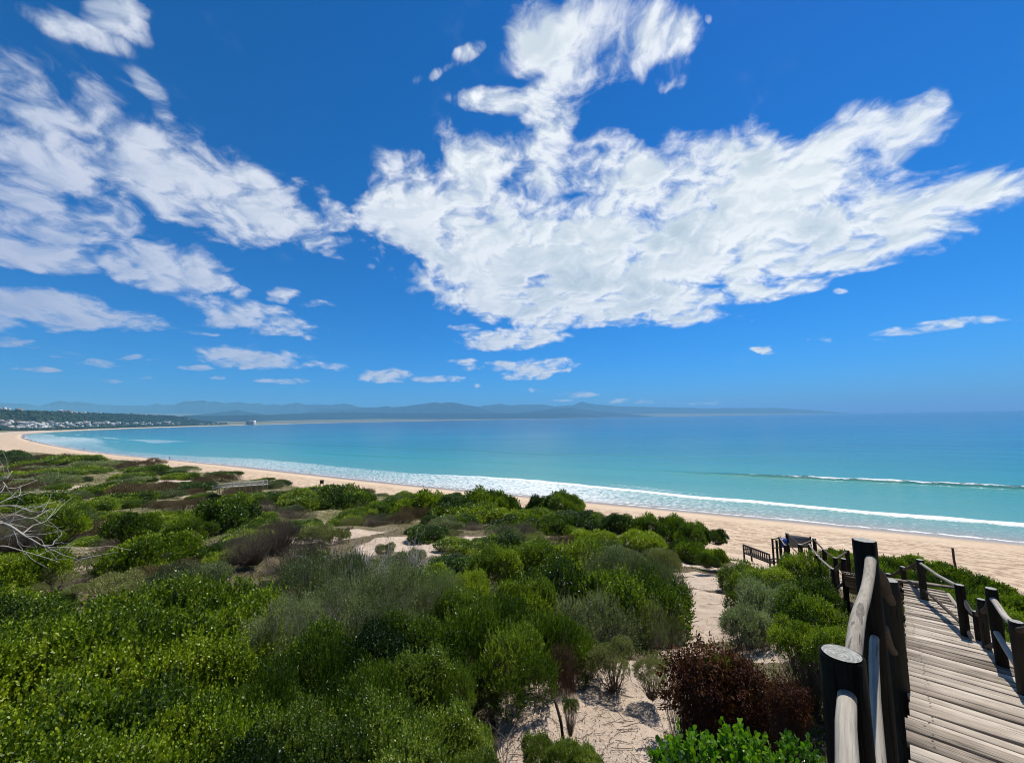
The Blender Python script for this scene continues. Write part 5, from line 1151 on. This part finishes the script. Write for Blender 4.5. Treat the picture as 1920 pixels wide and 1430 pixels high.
while cnt < 240 and tries < 30000:
    tries += 1
    r = math.exp(rng.uniform(math.log(9.5), math.log(310))); px = rng.uniform(-60, 1980); az = math.atan((px - 960) / F_PX)
    x, y = r * math.sin(az), r * math.cos(az)
    sd = float(shore_dist([x], [y])[0])
    if sd < 34: continue
    if (px > 1080 and r > 24) or (1350 < px < 1640 and r > 9) or (900 < px < 1340 and r < 12): continue
    g = float(ground_z(np.array([x]), np.array([y]))[0])
    if g < 3.9 or float(bare_mask(np.array([x]), np.array([y]))[0]) > .35: continue
    if r < 30: key = rng.choice(['mbroad', 'mdark', 'molive', 'mgrey', 'mbrown'], p=[.36, .16, .26, .12, .10]); R = rng.uniform(.5, 1.0) * (1 + r / 60); H = R * rng.uniform(.38, .62)
    elif r < 75: key = rng.choice(['mbroad', 'mdark', 'molive', 'mgrey', 'mbrown'], p=[.36, .18, .24, .05, .17]); R = rng.uniform(1.1, 2.4); H = R * rng.uniform(.36, .58)
    else: key = rng.choice(['fbroad', 'fdark', 'folive', 'fbrown'], p=[.30, .18, .30, .22]); R = rng.uniform(2.4, 5.5) * (1 + max(0, r - 110) / 230); H = R * rng.uniform(.22, .40)
    if np.min(np.hypot(AXa[:, 0] - x, AXa[:, 1] - y)) < 1.0 + R: continue
    ok = all((x - a) ** 2 + (y - b) ** 2 > ((R + c) * .72) ** 2 for a, b, c in occ)
    if not ok: continue
    if 1.5 < (g + H - 20) / y * F_PX * 0 + 2: pass
    shrub(key, x, y, R, H, *far_lab[key], z=g, cat='thicket' if key[0] == 'f' else 'shrub'); occ.append((x, y, R)); cnt += 1
print('scrub', cnt, 'tries', tries)
# bleached dead tree at the edge of the picture and pale dead branches in the hollow
def curve_limb(pts, r0, r1, k=26):
    pts = np.array(pts); u = np.linspace(0, len(pts) - 1, k); C = np.stack([np.interp(u, np.arange(len(pts)), pts[:, i]) for i in range(3)], 1)
    for _ in range(4): C[1:-1] = (C[:-2] + 2 * C[1:-1] + C[2:]) / 4
    return C, np.linspace(r0, r1, k)
t = empty('dead_tree', tuple(at(-60, 1010, 6.8) - (0, 0, 1.6))); tag(t, 'bleached dead tree reaching leafless pale limbs over the scrub at the edge', 'dead tree')
o0 = np.array(t.location)
LIM = [([(-60, 1060, 6.6), (-40, 1000, 6.7), (0, 975, 6.8), (30, 992, 6.8), (42, 1003, 6.8), (62, 1012, 6.9), (85, 1029, 6.9), (135, 1025, 7.0)], .030, .006), ([(-60, 1040, 6.9), (-20, 970, 7.0), (20, 985, 7.0), (40, 1002, 6.9)], .02, .012), ([(75, 1022, 6.9), (100, 1022, 7.0), (108, 1012, 7.0)], .010, .003),
       ([(-60, 1000, 7.0), (-10, 948, 7.2), (30, 948, 7.4), (60, 960, 7.6), (95, 958, 7.8)], .018, .004), ([(-50, 1000, 7.4), (-10, 905, 7.6), (12, 898, 7.6), (22, 885, 7.7)], .02, .004), ([(5, 903, 7.6), (14, 915, 7.6), (30, 915, 7.8), (70, 900, 8.2)], .011, .003), ([(-50, 1010, 6.8), (20, 960, 7.0), (60, 975, 7.3), (90, 955, 7.6), (105, 953, 7.8)], .014, .003),
       ([(40, 1003, 6.9), (60, 985, 7.1), (85, 978, 7.3), (92, 970, 7.4)], .010, .003), ([(-60, 1050, 6.6), (0, 1020, 6.7), (40, 1032, 6.9), (95, 1048, 7.1), (112, 1054, 7.2)], .012, .004), ([(168, 1030, 8.1), (205, 1023, 8.2), (245, 1031, 8.4)], .010, .004), ([(150, 1048, 7.9), (190, 1040, 8.1), (222, 1034, 8.2)], .010, .004),
       ([(-60, 1000, 7.5), (0, 940, 7.8), (50, 925, 8.2), (72, 918, 8.4)], .012, .003), ([(0, 1010, 7), (30, 1000, 7.1), (70, 1002, 7.4)], .007, .002)]
FALLEN = LIM[-4:-2]; LIM = LIM[:-4] + LIM[-2:]
paths, rads = zip(*[curve_limb([at(*p) - o0 for p in L], a, b) for L, a, b in LIM])
V, F = tubes(np.array(paths), np.array(rads), 8, True)
me = fast_mesh('limb', V, F, [M_RAIL], {'gc': np.stack([V[:, 0], V[:, 1], V[:, 2]], 1), 'tint': np.full(len(V), .8)}, True); obj('limb', me, t)
tw = []
for C, r in zip(paths, rads):
    for _ in range(4):
        q = rng.integers(4, len(C)); d = unit(unit(C[q] - C[q - 1]) + rng.normal(0, .7, 3)); p = C[q]; pl_ = [p]
        for _ in range(5): d = unit(d + rng.normal(0, .22, 3)); p = p + d * rng.uniform(.05, .16); pl_.append(p)
        tw.append(pl_)
V, F = tubes(np.array(tw), np.tile(np.linspace(.006, .0015, 6), (len(tw), 1)), 4, False)
obj('twig', fast_mesh('twig', V, F, [M_PALE], {'tint': np.full(len(V), .5)}), t)
for L, lb in zip(FALLEN, ('longer pale fallen branch lying on the sandy gap by the cushion plants', 'shorter pale fallen branch lying nearer than the longer one on the sandy gap')):
    C, r = curve_limb([at(*p) for p in L[0]], L[1], L[2]); V, F = tubes(C[None], r[None], 8, True)
    tag(obj('fallen_branch', fast_mesh('fallen_branch', V, F, [M_RAIL], {'gc': V, 'tint': np.full(len(V), .8)}, True)), lb, 'branch')
trunk, tr = curve_limb([(0, 0, -.5), (.1, -.1, .3), (-.05, -.15, 1.0), (.05, -.1, 1.5)], .09, .04, 12); V, F = tubes(trunk[None], tr[None], 10); obj('trunk', fast_mesh('trunk', V, F, [M_RAIL], {'gc': V, 'tint': np.full(len(V), .3)}, True), t)
for px, py, y, s, lb in [(700, 985, 9.2, 2.7, 'pale dead branches standing up behind the twiggy shrubs'), (775, 992, 9.6, 2.3, 'pale dead branches in front of the bare sand in the hollow'), (645, 1000, 9.4, 2.2, 'pale dead branches beside the cushion plants')]:
    me = dead_mesh('dead_bush', 10, .95, .013, M_PALE, .62, 3, 1.0); hm = max(v.co.z for v in me.vertices)
    p = at(px, py, y); g = float(ground_z(p[:1], p[1:2])[0]); g = max(g - .1, p[2] - hm)
    o = obj('dead_bush', me, None, (p[0], p[1], g)); tag(o, lb, 'dead bush')
for px, py, y, s, lb in [(540, 1180, 3.9, .5, 'pale dead stems inside the dark gap of the near slope'), (820, 1330, 3.6, .35, 'pale dead twigs at the inner edge of the sand patch'), (960, 1345, 3.9, .45, 'dead twigs sprawled over the sand patch')]:
    p = at(px, py, y); g = float(ground_z(p[:1], p[1:2])[0])
    o = obj('dead_bush', dead_mesh('dead_bush', 7, s, .008, M_PALE if px != 960 else M_TWIG, 1.1, 3, .5), None, (p[0], p[1], g)); tag(o, lb, 'dead bush')
# ------------------------------------------------------------------ ground cover and litter
def scatter_xy(n, r0, r1, a0=-56, a1=56):
    r = np.exp(rng.uniform(math.log(r0), math.log(r1), n)); a = np.radians(rng.uniform(a0, a1, n)); return r * np.sin(a), r * np.cos(a)
def far_from_walk(x, y, d=.75): return np.min(np.hypot(AXa[:, 0][None] - x[:, None], AXa[:, 1][None] - y[:, None]), axis=1) > d
def cover(name, label, n, r0, r1, leaf, per, m, patch, bare_ok, spread=.10, thr=.0, rise=1.0, aspect=.3, a0=-56, a1=56):
    x, y = scatter_xy(n, r0, r1, a0, a1); r = np.hypot(x, y)
    k = (bare_mask(x, y) < bare_ok) & far_from_walk(x, y) & (fbm(x / patch, y / patch, 3) > thr); x, y, r = x[k], y[k], r[k]
    sd = shore_dist(x, y); z = ground_z(x, y, sd); k = (z > 3.9) & (sd > 28) & ~((x > 9 + 0 * y) & (y > 25) & (sd < 45)); x, y, z, r = x[k], y[k], z[k], r[k]
    s = (leaf * (1 + r / 22)); n = len(x)
    B, D, N2, L, T = [], [], [], [], []
    t0 = rng.random(n)
    for j in range(per):
        a = rng.uniform(0, 6.283, n); d = unit(np.stack([np.cos(a), np.sin(a), rise * rng.uniform(.3, 2.2, n)], 1))
        B.append(np.stack([x + rng.normal(0, 1, n) * spread * s / leaf, y + rng.normal(0, 1, n) * spread * s / leaf, z - .01], 1)); D.append(d); N2.append(unit(rng.normal(size=(n, 3)) + (0, 0, 1))); L.append(s * rng.uniform(.6, 1.5, n)); T.append(np.clip(t0 * .7 + .3 * rng.random(n), 0, 1))
    B, D, N2, L, T = (np.concatenate(q) for q in (B, D, N2, L, T))
    tag(obj(name, leaf_mesh(name, B, D, N2, L, L * aspect, T, m, False)), label, name.replace('_', ' '), kind='stuff')
cover('ground_cover', 'low green plants covering the dune between the shrubs', 26000, 3, 200, .035, 7, LEAF['broad'], 7, .22, .07, -.05, .8, .45)
cover('pale_ground_cover', 'low pale yellow green plants covering the dune between the shrubs', 20000, 5, 160, .030, 7, LEAF['cushion'], 5, .3, .06, .0, .8, .4)
cover('dry_grass', 'thin dry grass and stalks between the shrubs', 26000, 2.5, 150, .055, 5, LEAF['brown'], 4, .75, .08, -.02, 2.0, .06)
cover('olive_ground_cover', 'low grey green plants between the shrubs', 22000, 4, 160, .034, 7, LEAF['olive'], 6, .25, .07, -.03, 1.0, .3)
# sticks and dead leaves on the bare sand
x, y = scatter_xy(5200, 2.2, 14, -10, 52); k = far_from_walk(x, y, .7); x, y = x[k], y[k]; z = ground_z(x, y) + .006; n = len(x)
a = rng.uniform(0, 6.283, n); L = rng.lognormal(-2.7, .65, n); t = np.linspace(-.5, .5, 4)[None, :]
px_ = x[:, None] + np.cos(a)[:, None] * L[:, None] * t; py_ = y[:, None] + np.sin(a)[:, None] * L[:, None] * t
path = np.stack([px_ + rng.normal(0, .006, px_.shape), py_ + rng.normal(0, .006, px_.shape), np.tile(z[:, None], (1, 4)) + rng.random(px_.shape) * .012], -1)
V, F = tubes(path, np.tile((.0012 + L * .012)[:, None], (1, 4)), 4, False)
tag(obj('twig_litter', fast_mesh('twig_litter', V, F, [M_TWIG], {'tint': np.full(len(V), .5)})), 'fallen twigs scattered on the sand and under the shrubs', 'twig litter', kind='stuff')
x, y = scatter_xy(9000, 2.2, 11, -12, 52); k = far_from_walk(x, y, .6); x, y = x[k], y[k]; n = len(x); z = ground_z(x, y) + .008; a = rng.uniform(0, 6.283, n)
tag(obj('leaf_litter', leaf_mesh('leaf_litter', np.stack([x, y, z], 1), unit(np.stack([np.cos(a), np.sin(a), rng.normal(0, .25, n)], 1)), unit(rng.normal(0, .4, (n, 3)) + (0, 0, 1)), rng.uniform(.012, .03, n), rng.uniform(.005, .012, n), rng.random(n), LEAF['brown'], False)), 'dry fallen leaves scattered on the sand', 'leaf litter', kind='stuff')
# ------------------------------------------------------------------ the air
b = MB(); b.box((0, 0, 545), (58000, 58000, 1110))
m, nd = mat('sea_air')
v = nd('ShaderNodeVolumePrincipled', {'Color': (.27, .66, 1.0, 1), 'Density': 5.0e-5, 'Anisotropy': 0.0})
nd('ShaderNodeOutputMaterial', {'Volume': v})
o = b.build('haze', [m]); tag(o, 'pale blue sea air that fades the far mountains', 'haze', kind='stuff')
